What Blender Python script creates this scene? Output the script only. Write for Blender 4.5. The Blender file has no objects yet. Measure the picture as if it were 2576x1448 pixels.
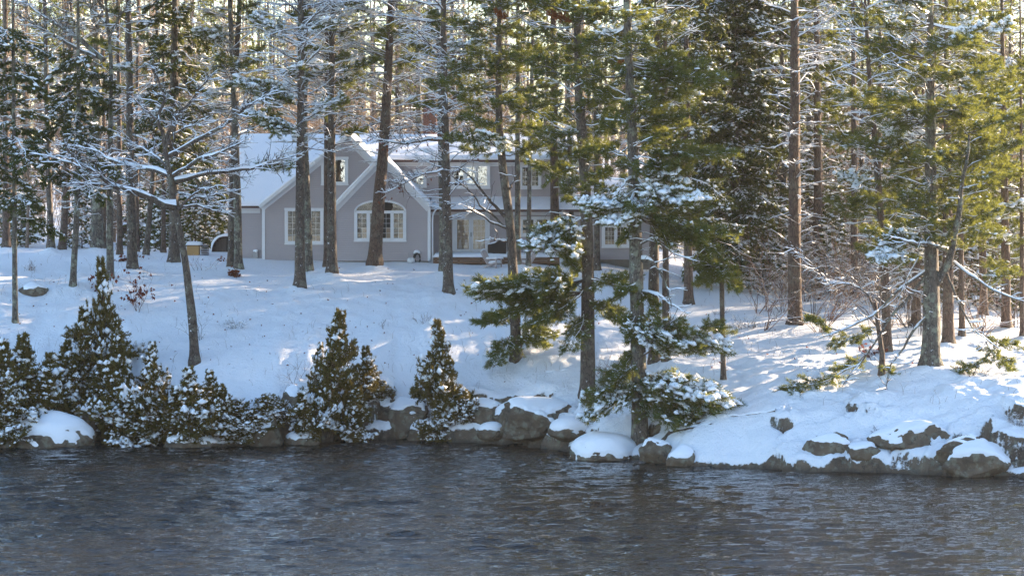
import bpy, math, random
import numpy as np
from mathutils import noise as mnoise, Vector

# ------------------------------------------------------------------ camera, world, sun, exposure
SC = bpy.context.scene
COL = SC.collection
FPX, HV, CH, CU = 7050.0, 430.0, 12.0, 1288.0      # focal length in photo pixels, horizon row, camera height, centre column
cam_d = bpy.data.cameras.new('camera'); cam = bpy.data.objects.new('camera', cam_d); COL.objects.link(cam)
cam.location = (0, 0, CH); cam.rotation_euler = (math.radians(90), 0, 0)
cam_d.sensor_width = 36; cam_d.lens = 36 * FPX / 2576.0; cam_d.shift_y = -294 / 2576.0
cam_d.clip_start = 1; cam_d.clip_end = 5000
SC.camera = cam
SUN_AZ, SUN_EL = math.radians(54), math.radians(15)   # azimuth measured from +Y towards +X
W = bpy.data.worlds.new('World'); SC.world = W; W.use_nodes = True
nt = W.node_tree; nt.nodes.clear()
sky = nt.nodes.new('ShaderNodeTexSky'); sky.sky_type = 'NISHITA'; sky.sun_disc = False
sky.sun_elevation = SUN_EL; sky.sun_rotation = SUN_AZ; sky.air_density = 1.0; sky.dust_density = 0.4; sky.ozone_density = 2.2
bg = nt.nodes.new('ShaderNodeBackground'); bg.inputs[1].default_value = 0.098
ow = nt.nodes.new('ShaderNodeOutputWorld')
nt.links.new(sky.outputs[0], bg.inputs[0]); nt.links.new(bg.outputs[0], ow.inputs[0])
sun_d = bpy.data.lights.new('sun', 'SUN'); sun_d.energy = 5.0; sun_d.angle = math.radians(0.6); sun_d.color = (1.0, 0.77, 0.53)
sun = bpy.data.objects.new('sun', sun_d); COL.objects.link(sun)
sd = Vector((math.sin(SUN_AZ) * math.cos(SUN_EL), math.cos(SUN_AZ) * math.cos(SUN_EL), math.sin(SUN_EL)))
sun.rotation_euler = sd.to_track_quat('Z', 'Y').to_euler(); sun.location = (60, 60, 60)
SC.view_settings.view_transform = 'Standard'; SC.view_settings.look = 'None'
SC.view_settings.exposure = 2.38; SC.view_settings.gamma = 1; SC.view_settings.use_curve_mapping = False
SC.cycles.max_bounces = 8; SC.cycles.transparent_max_bounces = 16

rng = np.random.default_rng(11)
R = random.Random(5)

def pt(u, v, Y): return np.array([(u - CU) / FPX * Y, Y, CH - (v - HV) / FPX * Y])

# ------------------------------------------------------------------ numpy noise
def _h(ix, iy, s):
    n = (ix.astype(np.int64) * 374761393 + iy.astype(np.int64) * 668265263 + s * 1274126177) & 0x7fffffff
    n = (n ^ (n >> 13)) * 1274126177 & 0x7fffffff
    return ((n ^ (n >> 16)) & 0xffff) / 65535.0
def vnoise(x, y, s=0):
    x = np.asarray(x, float); y = np.asarray(y, float)
    ix = np.floor(x); iy = np.floor(y); fx = x - ix; fy = y - iy
    fx = fx * fx * (3 - 2 * fx); fy = fy * fy * (3 - 2 * fy)
    a = _h(ix, iy, s); b = _h(ix + 1, iy, s); c = _h(ix, iy + 1, s); d = _h(ix + 1, iy + 1, s)
    return (a + (b - a) * fx) * (1 - fy) + (c + (d - c) * fx) * fy
def fbm(x, y, s=0, o=4):
    t = 0; a = 0.5; tot = 0
    for i in range(o):
        t = t + a * (vnoise(x, y, s + i * 7) * 2 - 1); tot += a; a *= 0.5; x = np.asarray(x) * 2.03 + 17.1; y = np.asarray(y) * 2.03 - 9.7
    return t / tot
def sstep(a, b, x):
    t = np.clip((np.asarray(x, float) - a) / (b - a), 0, 1); return t * t * (3 - 2 * t)

# ------------------------------------------------------------------ materials
def mat(name, col, rough=0.8, build=None, **kw):
    m = bpy.data.materials.new(name); m.use_nodes = True
    n = m.node_tree; b = n.nodes['Principled BSDF']
    b.inputs['Base Color'].default_value = (*col, 1); b.inputs['Roughness'].default_value = rough
    for k, v in kw.items(): b.inputs[k].default_value = v
    if build: build(n, b)
    return m
def nd(n, t, **kw):
    x = n.nodes.new(t)
    for k, v in kw.items():
        if k.startswith('i_'): x.inputs[k[2:]].default_value = v
        else: setattr(x, k, v)
    return x
def coords(n, kind='Object', scale=(1, 1, 1)):
    tc = nd(n, 'ShaderNodeTexCoord'); mp = nd(n, 'ShaderNodeMapping'); mp.inputs['Scale'].default_value = scale
    n.links.new(tc.outputs[kind], mp.inputs[0]); return mp.outputs[0]
def ntex(n, vec, scale, detail=4, rough=0.55):
    t = nd(n, 'ShaderNodeTexNoise'); t.inputs['Scale'].default_value = scale; t.inputs['Detail'].default_value = detail; t.inputs['Roughness'].default_value = rough
    n.links.new(vec, t.inputs['Vector']); return t.outputs['Fac']
def ramp(n, fac, stops):
    r = nd(n, 'ShaderNodeValToRGB'); e = r.color_ramp.elements
    while len(e) < len(stops): e.new(0.5)
    for k, (p, c) in enumerate(stops): e[k].position = p; e[k].color = (*c, 1)
    n.links.new(fac, r.inputs[0]); return r.outputs[0]
def mixc(n, fac, a, b):
    m = nd(n, 'ShaderNodeMix', data_type='RGBA')
    if isinstance(fac, float): m.inputs[0].default_value = fac
    else: n.links.new(fac, m.inputs[0])
    for k, x in ((6, a), (7, b)):
        if isinstance(x, tuple): m.inputs[k].default_value = (*x, 1)
        else: n.links.new(x, m.inputs[k])
    return m.outputs[2]
def mth(n, op, a, b=None):
    m = nd(n, 'ShaderNodeMath', operation=op)
    for k, x in enumerate((a, b)):
        if x is None: continue
        if isinstance(x, (int, float)): m.inputs[k].default_value = x
        else: n.links.new(x, m.inputs[k])
    return m.outputs[0]
def bump(n, b, h, strength=0.4, dist=0.02):
    bp = nd(n, 'ShaderNodeBump'); bp.inputs['Strength'].default_value = strength; bp.inputs['Distance'].default_value = dist
    n.links.new(h, bp.inputs['Height']); n.links.new(bp.outputs[0], b.inputs['Normal']); return bp

SNOWC = (0.87, 0.89, 0.93)
def _snow(n, b):
    v = coords(n); f = ntex(n, v, 9, 3); g = ntex(n, v, 60, 2)
    n.links.new(mixc(n, f, (0.84, 0.86, 0.90), (0.90, 0.91, 0.94)), b.inputs['Base Color'])
    bump(n, b, mth(n, 'ADD', f, mth(n, 'MULTIPLY', g, 0.3)), 0.35, 0.05)
M_SNOW = mat('snow', SNOWC, 0.6, _snow)
M_SNOWT = mat('snow_on_twigs', SNOWC, 0.65)

def rock_color(n, v):
    f = ntex(n, v, 0.9, 6, 0.65); g = ntex(n, v, 7, 5, 0.7); l = ntex(n, v, 3.1, 5, 0.6)
    c = ramp(n, f, [(0.3, (0.045, 0.030, 0.020)), (0.5, (0.13, 0.092, 0.060)), (0.7, (0.24, 0.185, 0.125))])
    cr = nd(n, 'ShaderNodeTexVoronoi', feature='DISTANCE_TO_EDGE'); cr.inputs['Scale'].default_value = 0.9; nz_ = nd(n, 'ShaderNodeTexNoise'); nz_.inputs['Scale'].default_value = 1.4; nz_.inputs['Detail'].default_value = 5; n.links.new(v, nz_.inputs['Vector'])
    vm = nd(n, 'ShaderNodeVectorMath', operation='MULTIPLY_ADD'); n.links.new(nz_.outputs['Color'], vm.inputs[0]); vm.inputs[1].default_value = (1.5, 1.5, 1.5); n.links.new(v, vm.inputs[2]); n.links.new(vm.outputs[0], cr.inputs['Vector'])
    ck = mth(n, 'MULTIPLY', ramp(n, cr.outputs['Distance'], [(0.0, (1, 1, 1)), (0.03, (0, 0, 0))]), ramp(n, nz_.outputs['Fac'], [(0.45, (0, 0, 0)), (0.6, (1, 1, 1))]))
    c = mixc(n, ck, c, (0.02, 0.016, 0.012))
    c = mixc(n, mth(n, 'MULTIPLY', g, 0.6), c, (0.05, 0.045, 0.04))
    lich = ramp(n, l, [(0.52, (0, 0, 0)), (0.6, (1, 1, 1))])
    c = mixc(n, mth(n, 'MULTIPLY', lich, 0.4), c, (0.24, 0.25, 0.19))
    return c, f, g
def _ground(n, b):
    v = coords(n); c, f, g = rock_color(n, v)
    at = nd(n, 'ShaderNodeAttribute', attribute_name='snow_cover')
    k = ntex(n, v, 5.5, 5, 0.7); k2 = ntex(n, v, 1.1, 4)
    s = mth(n, 'ADD', at.outputs['Fac'], mth(n, 'MULTIPLY', mth(n, 'SUBTRACT', k, 0.5), 0.45))
    s = mth(n, 'ADD', s, mth(n, 'MULTIPLY', mth(n, 'SUBTRACT', k2, 0.5), 0.5))
    sf = ramp(n, s, [(0.46, (0, 0, 0)), (0.52, (1, 1, 1))])
    fine = ntex(n, v, 14, 3); med = ntex(n, v, 3.0, 4)
    sc = mixc(n, fine, (0.85, 0.87, 0.91), (0.90, 0.91, 0.94))
    wet = nd(n, 'ShaderNodeSeparateXYZ'); n.links.new(v, wet.inputs[0])
    wl = ramp(n, mth(n, 'ADD', mth(n, 'MULTIPLY', wet.outputs[2], 2.5), mth(n, 'MULTIPLY', k, 0.5)), [(0.35, (1, 1, 1)), (0.75, (0, 0, 0))])
    c = mixc(n, mth(n, 'MULTIPLY', wl, 0.75), c, (0.03, 0.024, 0.018))
    n.links.new(mixc(n, sf, c, sc), b.inputs['Base Color'])
    hh = mth(n, 'ADD', mth(n, 'MULTIPLY', sf, 0.8), mth(n, 'ADD', mth(n, 'MULTIPLY', g, 0.7), mth(n, 'MULTIPLY', med, 0.8)))
    hh = mth(n, 'ADD', hh, mth(n, 'MULTIPLY', fine, 0.35))
    vd = nd(n, 'ShaderNodeTexVoronoi'); vd.inputs['Scale'].default_value = 3.2; n.links.new(v, vd.inputs['Vector']); pit = mth(n, 'MULTIPLY', mth(n, 'MINIMUM', vd.outputs['Distance'], 0.22), mth(n, 'MULTIPLY', k2, 3.5))
    hh = mth(n, 'ADD', hh, pit)
    bump(n, b, hh, 0.85, 0.10)
M_GROUND = mat('snowy_ground', SNOWC, 0.75, _ground)
def _rock(n, b):
    v = coords(n); c, f, g = rock_color(n, v); n.links.new(c, b.inputs['Base Color'])
    bump(n, b, mth(n, 'ADD', f, mth(n, 'MULTIPLY', g, 0.6)), 0.9, 0.08)
M_ROCK = mat('granite', (0.2, 0.18, 0.15), 0.85, _rock)

def bark_mat(name, dark, light, lich=0.5, snowy=0.35, lcol=(0.24, 0.24, 0.18)):
    def bld(n, b):
        v = coords(n, scale=(1, 1, 0.22)); o = coords(n)
        vo = nd(n, 'ShaderNodeTexVoronoi', feature='DISTANCE_TO_EDGE'); vo.inputs['Scale'].default_value = 14
        n.links.new(v, vo.inputs['Vector'])
        f = ntex(n, v, 22, 4, 0.65); q = ntex(n, o, 2.4, 5, 0.7)
        oi = nd(n, 'ShaderNodeObjectInfo')
        c = mixc(n, f, dark, light)
        c = mixc(n, ramp(n, vo.outputs['Distance'], [(0.0, (1, 1, 1)), (0.12, (0, 0, 0))]), c, tuple(x * 0.35 for x in dark))
        l = ramp(n, q, [(0.50, (0, 0, 0)), (0.60, (1, 1, 1))])
        q2 = ntex(n, o, 13, 3, 0.6)
        c = mixc(n, mth(n, 'MULTIPLY', mth(n, 'MULTIPLY', l, q2), lich * 1.6), c, lcol)
        if snowy > 0:
            s = ramp(n, ntex(n, o, 7.0, 4, 0.75), [(0.64, (0, 0, 0)), (0.67, (1, 1, 1))])
            ge = nd(n, 'ShaderNodeNewGeometry'); sx = nd(n, 'ShaderNodeSeparateXYZ'); n.links.new(ge.outputs['Normal'], sx.inputs[0])
            side = ramp(n, mth(n, 'MULTIPLY', mth(n, 'ADD', mth(n, 'MULTIPLY', sx.outputs[0], -0.6), mth(n, 'MULTIPLY', sx.outputs[1], -0.8)), 1.0), [(0.2, (0, 0, 0)), (0.9, (1, 1, 1))])
            low = mth(n, 'MULTIPLY', s, side)
            c = mixc(n, mth(n, 'MULTIPLY', low, snowy * 2), c, SNOWC)
        n.links.new(c, b.inputs['Base Color'])
        bump(n, b, mth(n, 'ADD', mth(n, 'MULTIPLY', vo.outputs['Distance'], 2.0), mth(n, 'MULTIPLY', f, 0.5)), 0.9, 0.03)
    return mat(name, light, 0.9, bld)
M_BARK = bark_mat('pine_bark', (0.052, 0.038, 0.031), (0.15, 0.115, 0.095), 0.45, 0.5)
M_BARKG = bark_mat('lichen_bark', (0.07, 0.058, 0.048), (0.18, 0.155, 0.13), 0.8, 0.4, (0.29, 0.31, 0.23))
M_BARKR = bark_mat('reddish_bark', (0.06, 0.038, 0.029), (0.16, 0.105, 0.082), 0.3, 0.12)
M_BARKL = bark_mat('pale_bark', (0.15, 0.11, 0.085), (0.34, 0.26, 0.20), 0.2, 0.0)
M_TWIG = mat('twig_bark', (0.10, 0.078, 0.066), 0.9)
M_TWIGL = mat('pale_twig_bark', (0.30, 0.205, 0.13), 0.9)
M_TWIGR = mat('red_twig_bark', (0.15, 0.085, 0.065), 0.9)

def leaf_mat(name, a, b_, trans=0.45, tcol=None, scale=1.3):
    m = bpy.data.materials.new(name); m.use_nodes = True; n = m.node_tree; n.nodes.clear()
    v = coords(n); f = ntex(n, v, scale, 4, 0.65); g = ntex(n, v, 9, 2)
    fac = ramp(n, mth(n, 'ADD', mth(n, 'MULTIPLY', f, 0.65), mth(n, 'MULTIPLY', g, 0.35)), [(0.38, (0, 0, 0)), (0.64, (1, 1, 1))])
    c = mixc(n, fac, a, b_)
    d = nd(n, 'ShaderNodeBsdfDiffuse'); t = nd(n, 'ShaderNodeBsdfTranslucent'); n.links.new(c, d.inputs[0])
    if tcol: t.inputs[0].default_value = (*tcol, 1)
    else: n.links.new(c, t.inputs[0])
    mx = nd(n, 'ShaderNodeMixShader'); mx.inputs[0].default_value = trans
    n.links.new(d.outputs[0], mx.inputs[1]); n.links.new(t.outputs[0], mx.inputs[2])
    o = nd(n, 'ShaderNodeOutputMaterial'); n.links.new(mx.outputs[0], o.inputs[0]); return m
M_PINE = leaf_mat('pine_needles', (0.040, 0.068, 0.027), (0.100, 0.138, 0.045), 0.45, (0.24, 0.25, 0.05))
M_HEM = leaf_mat('hemlock_needles', (0.030, 0.052, 0.026), (0.080, 0.105, 0.042), 0.35, (0.17, 0.18, 0.045))
M_CEDAR = leaf_mat('cedar_sprays', (0.080, 0.076, 0.026), (0.185, 0.145, 0.045), 0.30, (0.20, 0.16, 0.04))
M_RUST = leaf_mat('rusty_leaves', (0.15, 0.045, 0.02), (0.28, 0.10, 0.035), 0.45, (0.38, 0.14, 0.04), 4)
M_RED = leaf_mat('oak_leaves', (0.10, 0.028, 0.022), (0.20, 0.06, 0.035), 0.35, (0.25, 0.07, 0.04), 4)
M_STRAW = mat('dry_stems', (0.20, 0.14, 0.09), 0.9)

def _side(n, b):
    v = coords(n, scale=(1, 1, 1)); f = ntex(n, v, 1.2, 4); g = ntex(n, coords(n, scale=(1, 1, 12)), 3, 3)
    n.links.new(mixc(n, mth(n, 'ADD', mth(n, 'MULTIPLY', f, 0.5), mth(n, 'MULTIPLY', g, 0.5)), (0.38, 0.345, 0.36), (0.47, 0.43, 0.44)), b.inputs['Base Color'])
M_SIDING = mat('grey_clapboard', (0.27, 0.24, 0.24), 0.7, _side)
def _trim(n, b):
    v = coords(n); f = ntex(n, v, 3, 3); n.links.new(mixc(n, f, (0.67, 0.68, 0.70), (0.78, 0.79, 0.80)), b.inputs['Base Color'])
M_TRIM = mat('white_trim', (0.72, 0.72, 0.73), 0.5, _trim)
def _conc(n, b):
    v = coords(n); f = ntex(n, v, 5, 5); n.links.new(mixc(n, f, (0.13, 0.115, 0.09), (0.24, 0.22, 0.19)), b.inputs['Base Color'])
M_CONC = mat('concrete', (0.2, 0.18, 0.16), 0.9, _conc)
M_SHINGLE = mat('roof_edge', (0.10, 0.06, 0.055), 0.9)
M_ROOM_SHADE = mat('room_shade_plate', (0.022, 0.018, 0.016), 0.9)  # room shade put into the colour of flat plates
M_CURT = mat('curtain_cloth', (0.30, 0.22, 0.15), 0.9)
M_CURTW = mat('pale_curtain_cloth', (0.42, 0.38, 0.34), 0.9)
M_BRICK = mat('red_brick', (0.16, 0.06, 0.045), 0.85, lambda n, b: n.links.new(mixc(n, ntex(n, coords(n), 6, 3), (0.11, 0.04, 0.03), (0.24, 0.10, 0.07)), b.inputs['Base Color']))
M_MORTAR = mat('mortar', (0.22, 0.19, 0.17), 0.9)
def _wood(n, b):
    v = coords(n, scale=(0.6, 1, 8)); f = ntex(n, v, 6, 4); n.links.new(mixc(n, f, (0.10, 0.055, 0.035), (0.24, 0.14, 0.09)), b.inputs['Base Color'])
M_DECK = mat('brown_deck_wood', (0.18, 0.1, 0.06), 0.8, _wood)
def _owood(n, b):
    v = coords(n, scale=(8, 1, 0.6)); f = ntex(n, v, 5, 4); n.links.new(mixc(n, f, (0.045, 0.036, 0.032), (0.15, 0.12, 0.10)), b.inputs['Base Color'])
M_OLDWOOD = mat('weathered_boards', (0.1, 0.08, 0.07), 0.9, _owood)
M_TAN = mat('tan_plywood', (0.46, 0.27, 0.10), 0.8, lambda n, b: n.links.new(mixc(n, ntex(n, coords(n, scale=(1, 1, 6)), 4, 3), (0.40, 0.23, 0.09), (0.52, 0.32, 0.13)), b.inputs['Base Color']))
M_BLACK = mat('black_vinyl_cover', (0.012, 0.011, 0.011), 0.7)
M_CHAIR = mat('chair_resin', (0.50, 0.43, 0.41), 0.55)
M_METAL = mat('grey_metal', (0.35, 0.35, 0.36), 0.45, Metallic=0.3)
M_HOSE = mat('hose_rubber', (0.035, 0.035, 0.032), 0.5)
M_DARK = mat('painted_hollow_shade', (0.012, 0.01, 0.009), 1.0)  # near-black on solid bodies, painted in place of shade in the hollows
def glass_mat(refl=.07):
    m = bpy.data.materials.new('window_glass'); m.use_nodes = True; n = m.node_tree; n.nodes.clear()
    g = nd(n, 'ShaderNodeBsdfGlossy'); g.inputs['Roughness'].default_value = 0.02; g.inputs[0].default_value = (0.86, 1.0, 0.96, 1)
    t = nd(n, 'ShaderNodeBsdfTransparent'); mx = nd(n, 'ShaderNodeMixShader'); mx.inputs[0].default_value = refl
    f = ntex(n, coords(n), 1.6, 2); bp = nd(n, 'ShaderNodeBump'); bp.inputs['Strength'].default_value = 0.25; bp.inputs['Distance'].default_value = 0.03
    n.links.new(f, bp.inputs['Height']); n.links.new(bp.outputs[0], g.inputs['Normal'])
    n.links.new(t.outputs[0], mx.inputs[1]); n.links.new(g.outputs[0], mx.inputs[2])
    o = nd(n, 'ShaderNodeOutputMaterial'); n.links.new(mx.outputs[0], o.inputs[0]); return m
M_GLASS = glass_mat(); M_GLASSB = glass_mat(.36)
def _water(n, b):
    a = ntex(n, coords(n, scale=(0.30, 1, 1)), 2.6, 3, 0.55); c = ntex(n, coords(n, scale=(0.38, 1, 1)), 7.0, 2, 0.6); g = ntex(n, coords(n, scale=(.5, 1, 1)), .10, 2)
    h = mth(n, 'MULTIPLY', mth(n, 'ADD', a, mth(n, 'MULTIPLY', c, 0.6)), mth(n, 'ADD', g, 0.35))
    bump(n, b, h, 1.0, 0.12)
M_WATER = mat('river_water', (0.014, 0.013, 0.012), 0.03, _water, IOR=1.34)

# ------------------------------------------------------------------ mesh helpers
def tagp(o, label=None, cat=None, group=None, kind=None):
    if label: o['label'] = label
    if cat: o['category'] = cat
    if group: o['group'] = group
    if kind: o['kind'] = kind
    return o
def empty(name, loc, label, cat, group=None, rz=0):
    o = bpy.data.objects.new(name, None); COL.objects.link(o); o.location = loc; o.rotation_euler = (0, 0, rz)
    o.empty_display_size = 0.3
    return tagp(o, label, cat, group)
class MB:
    def __init__(s): s.v = []; s.q = []; s.t = []; s.qm = []; s.tm = []; s.n = 0
    def add(s, v, q=None, t=None, m=0):
        v = np.asarray(v, float).reshape(-1, 3)
        if q is not None and len(q): q = np.asarray(q, np.int64).reshape(-1, 4); s.q.append(q + s.n); s.qm.append(np.full(len(q), m))
        if t is not None and len(t): t = np.asarray(t, np.int64).reshape(-1, 3); s.t.append(t + s.n); s.tm.append(np.full(len(t), m))
        s.v.append(v); s.n += len(v)
    def box(s, x0, x1, y0, y1, z0, z1, m=0):
        v = [(x, y, z) for x in (x0, x1) for y in (y0, y1) for z in (z0, z1)]
        s.add(v, [(0, 1, 3, 2), (4, 6, 7, 5), (0, 4, 5, 1), (2, 3, 7, 6), (0, 2, 6, 4), (1, 5, 7, 3)], m=m)
    def hexa(s, P8, m=0):    # same vertex order as box
        s.add(P8, [(0, 1, 3, 2), (4, 6, 7, 5), (0, 4, 5, 1), (2, 3, 7, 6), (0, 2, 6, 4), (1, 5, 7, 3)], m=m)
    def beam(s, a, b, w, h, m=0, up=(0, 0, 1)):
        a = np.array(a, float); b = np.array(b, float); d = b - a; d /= np.linalg.norm(d)
        sd_ = np.cross(d, up); k = np.linalg.norm(sd_)
        sd_ = np.array([1., 0, 0]) if k < 1e-5 else sd_ / k
        u_ = np.cross(sd_, d)
        s.hexa([p + sd_ * i * w / 2 + u_ * j * h / 2 for p in (a, b) for i in (-1, 1) for j in (-1, 1)], m)
    def prism(s, poly, y0, y1, m=0):   # poly in xz, extruded along y
        k = len(poly); v = [(x, y0, z) for x, z in poly] + [(x, y1, z) for x, z in poly]
        s.add(v, [(i, (i + 1) % k, (i + 1) % k + k, i + k) for i in range(k)], m=m)
        c = np.mean(np.array(poly), 0)
        s.add([(c[0], y0, c[1])] + [(x, y0, z) for x, z in poly], t=[(0, 1 + (i + 1) % k, 1 + i) for i in range(k)], m=m)
        s.add([(c[0], y1, c[1])] + [(x, y1, z) for x, z in poly], t=[(0, 1 + i, 1 + (i + 1) % k) for i in range(k)], m=m)
    def tubes(s, P, Rr, sides=4, m=0, closed=False):
        P = np.asarray(P, float); Rr = np.asarray(Rr, float)
        if P.ndim == 2: P = P[None]; Rr = Rr[None]
        N, S, _ = P.shape
        T = np.gradient(P, axis=1); T /= np.linalg.norm(T, axis=2, keepdims=True) + 1e-9
        mz = np.abs(T[:, :, 2]).mean(1)
        ref = np.where((mz > 0.8)[:, None, None], np.array([1., 0, 0]), np.array([0, 0, 1.])) * np.ones((N, S, 1))
        A = np.cross(T, ref); A /= np.linalg.norm(A, axis=2, keepdims=True) + 1e-9
        B = np.cross(A, T)
        an = np.arange(sides) * 2 * math.pi / sides + 0.5
        V = P[:, :, None] + Rr[:, :, None, None] * (np.cos(an)[None, None, :, None] * A[:, :, None] + np.sin(an)[None, None, :, None] * B[:, :, None])
        i = np.arange(N)[:, None, None]; j = np.arange(S - 1)[None, :, None]; k = np.arange(sides)[None, None, :]; k2 = (k + 1) % sides
        b0 = i * S * sides + j * sides
        Q = np.stack([b0 + k, b0 + k2, b0 + sides + k2, b0 + sides + k], -1).reshape(-1, 4)
        s.add(V.reshape(-1, 3), Q, m=m)
    def snowtubes(s, P, Rr, amt, m=0):
        P = np.asarray(P, float); N, S, _ = P.shape
        T = np.gradient(P, axis=1); T /= np.linalg.norm(T, axis=2, keepdims=True) + 1e-9
        h = np.clip(1.25 - np.abs(T[:, :, 2]) * 1.45, 0, 1)
        A = np.cross(T, np.array([0, 0, 1.])); A /= np.linalg.norm(A, axis=2, keepdims=True) + 1e-9
        n_ = rng.uniform(0.55, 1.25, (N, S)) * h * np.asarray(amt)[:, None]
        n_[:, -1] *= 0.4
        w = (Rr * 0.95 + 0.011) * np.clip(n_, 0, 1.1); t = (0.026 + Rr * 0.65) * n_
        C = P + np.array([0, 0, 1.]) * (Rr * 0.55)[:, :, None]
        off = [(-1, 0.0), (-0.6, 1.0), (0.6, 1.0), (1, 0.0)]
        V = np.stack([C + A * (w * a)[:, :, None] + np.array([0, 0, 1.]) * (t * b_)[:, :, None] for a, b_ in off], 2)
        i = np.arange(N)[:, None, None]; j = np.arange(S - 1)[None, :, None]; k = np.arange(3)[None, None, :]
        b0 = i * S * 4 + j * 4
        Q = np.stack([b0 + k, b0 + k + 1, b0 + 4 + k + 1, b0 + 4 + k], -1).reshape(-1, 4)
        s.add(V.reshape(-1, 3), Q, m=m)
    def needles(s, P, D, length, width, K, spread, m=0, flat=1.0, droop=0.0):
        N = len(P)
        if N == 0: return
        d = np.repeat(D, K, 0); p = np.repeat(P, K, 0)
        j = rng.normal(0, spread, (N * K, 3)); j[:, 2] *= flat; j[:, 2] -= droop
        d = d * 0.7 + j; d /= np.linalg.norm(d, axis=1, keepdims=True) + 1e-9
        L = length * rng.uniform(0.6, 1.25, (N * K, 1))
        q = rng.normal(0, 1, (N * K, 3)); sdv = np.cross(d, q); sdv /= np.linalg.norm(sdv, axis=1, keepdims=True) + 1e-9
        p = p + rng.normal(0, length * 0.18, (N * K, 3))
        a = p + sdv * width * .62; b = p - sdv * width * .62; e = p + d * L
        V = np.stack([a, b, e], 1).reshape(-1, 3)
        s.add(V, t=np.arange(N * K * 3).reshape(-1, 3), m=m)
    def blobs(s, P, size, m=0, hi=False, squash=0.62):
        N = len(P)
        if N == 0: return
        if hi:
            ph = (1 + 5 ** 0.5) / 2
            bv = np.array([(-1, ph, 0), (1, ph, 0), (-1, -ph, 0), (1, -ph, 0), (0, -1, ph), (0, 1, ph), (0, -1, -ph), (0, 1, -ph), (ph, 0, -1), (ph, 0, 1), (-ph, 0, -1), (-ph, 0, 1)], float) / 1.9
            bt = np.array([(0, 11, 5), (0, 5, 1), (0, 1, 7), (0, 7, 10), (0, 10, 11), (1, 5, 9), (5, 11, 4), (11, 10, 2), (10, 7, 6), (7, 1, 8), (3, 9, 4), (3, 4, 2), (3, 2, 6), (3, 6, 8), (3, 8, 9), (4, 9, 5), (2, 4, 11), (6, 2, 10), (8, 6, 7), (9, 8, 1)])
        else:
            bv = np.array([(1, 0, 0), (-1, 0, 0), (0, 1, 0), (0, -1, 0), (0, 0, 1), (0, 0, -1)], float)
            bt = np.array([(0, 2, 4), (2, 1, 4), (1, 3, 4), (3, 0, 4), (2, 0, 5), (1, 2, 5), (3, 1, 5), (0, 3, 5)])
        K = len(bv); sz = np.asarray(size).reshape(-1, 1, 1) * np.ones((N, 1, 1))
        an = rng.uniform(0, 6.28, N); c, s_ = np.cos(an), np.sin(an)
        b = bv[None] * rng.uniform(0.65, 1.35, (N, K, 1)) * rng.uniform(0.55, 1.75, (N, 1, 3)) * np.array([1, 1, squash * .85])
        x = b[:, :, 0] * c[:, None] - b[:, :, 1] * s_[:, None]; y = b[:, :, 0] * s_[:, None] + b[:, :, 1] * c[:, None]
        b = np.stack([x, y, b[:, :, 2]], -1) * sz
        V = (P[:, None] + b).reshape(-1, 3)
        s.add(V, t=(bt[None] + (np.arange(N) * K)[:, None, None]).reshape(-1, 3), m=m)
    def mesh(s, name, mats, smooth=True):
        me = bpy.data.meshes.new(name)
        V = np.concatenate(s.v) if s.v else np.zeros((0, 3))
        q = np.concatenate(s.q) if s.q else np.zeros((0, 4), int); t = np.concatenate(s.t) if s.t else np.zeros((0, 3), int)
        mi = np.concatenate((s.qm + s.tm) or [np.zeros(0)])
        me.vertices.add(len(V)); me.vertices.foreach_set('co', V.astype(np.float32).ravel())
        loops = np.concatenate([q.ravel(), t.ravel()]); me.loops.add(len(loops)); me.loops.foreach_set('vertex_index', loops.astype(np.int32))
        npol = len(q) + len(t); me.polygons.add(npol)
        st = np.concatenate([np.arange(len(q)) * 4, len(q) * 4 + np.arange(len(t)) * 3])
        me.polygons.foreach_set('loop_start', st.astype(np.int32))
        me.polygons.foreach_set('loop_total', np.concatenate([np.full(len(q), 4), np.full(len(t), 3)]).astype(np.int32))
        me.polygons.foreach_set('material_index', mi.astype(np.int32))
        me.polygons.foreach_set('use_smooth', np.full(npol, bool(smooth)))
        for m in mats: me.materials.append(m)
        me.update(calc_edges=True); return me
    def build(s, name, mats, parent=None, smooth=True, rel=None):
        """rel: world origin of the parent, subtracted from the vertices"""
        if not isinstance(mats, (list, tuple)): mats = [mats]
        if rel is not None and s.v: s.v = [x - np.asarray(rel) for x in s.v]
        o = bpy.data.objects.new(name, s.mesh(name, mats, smooth)); COL.objects.link(o)
        if parent: o.parent = parent
        return o

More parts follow.
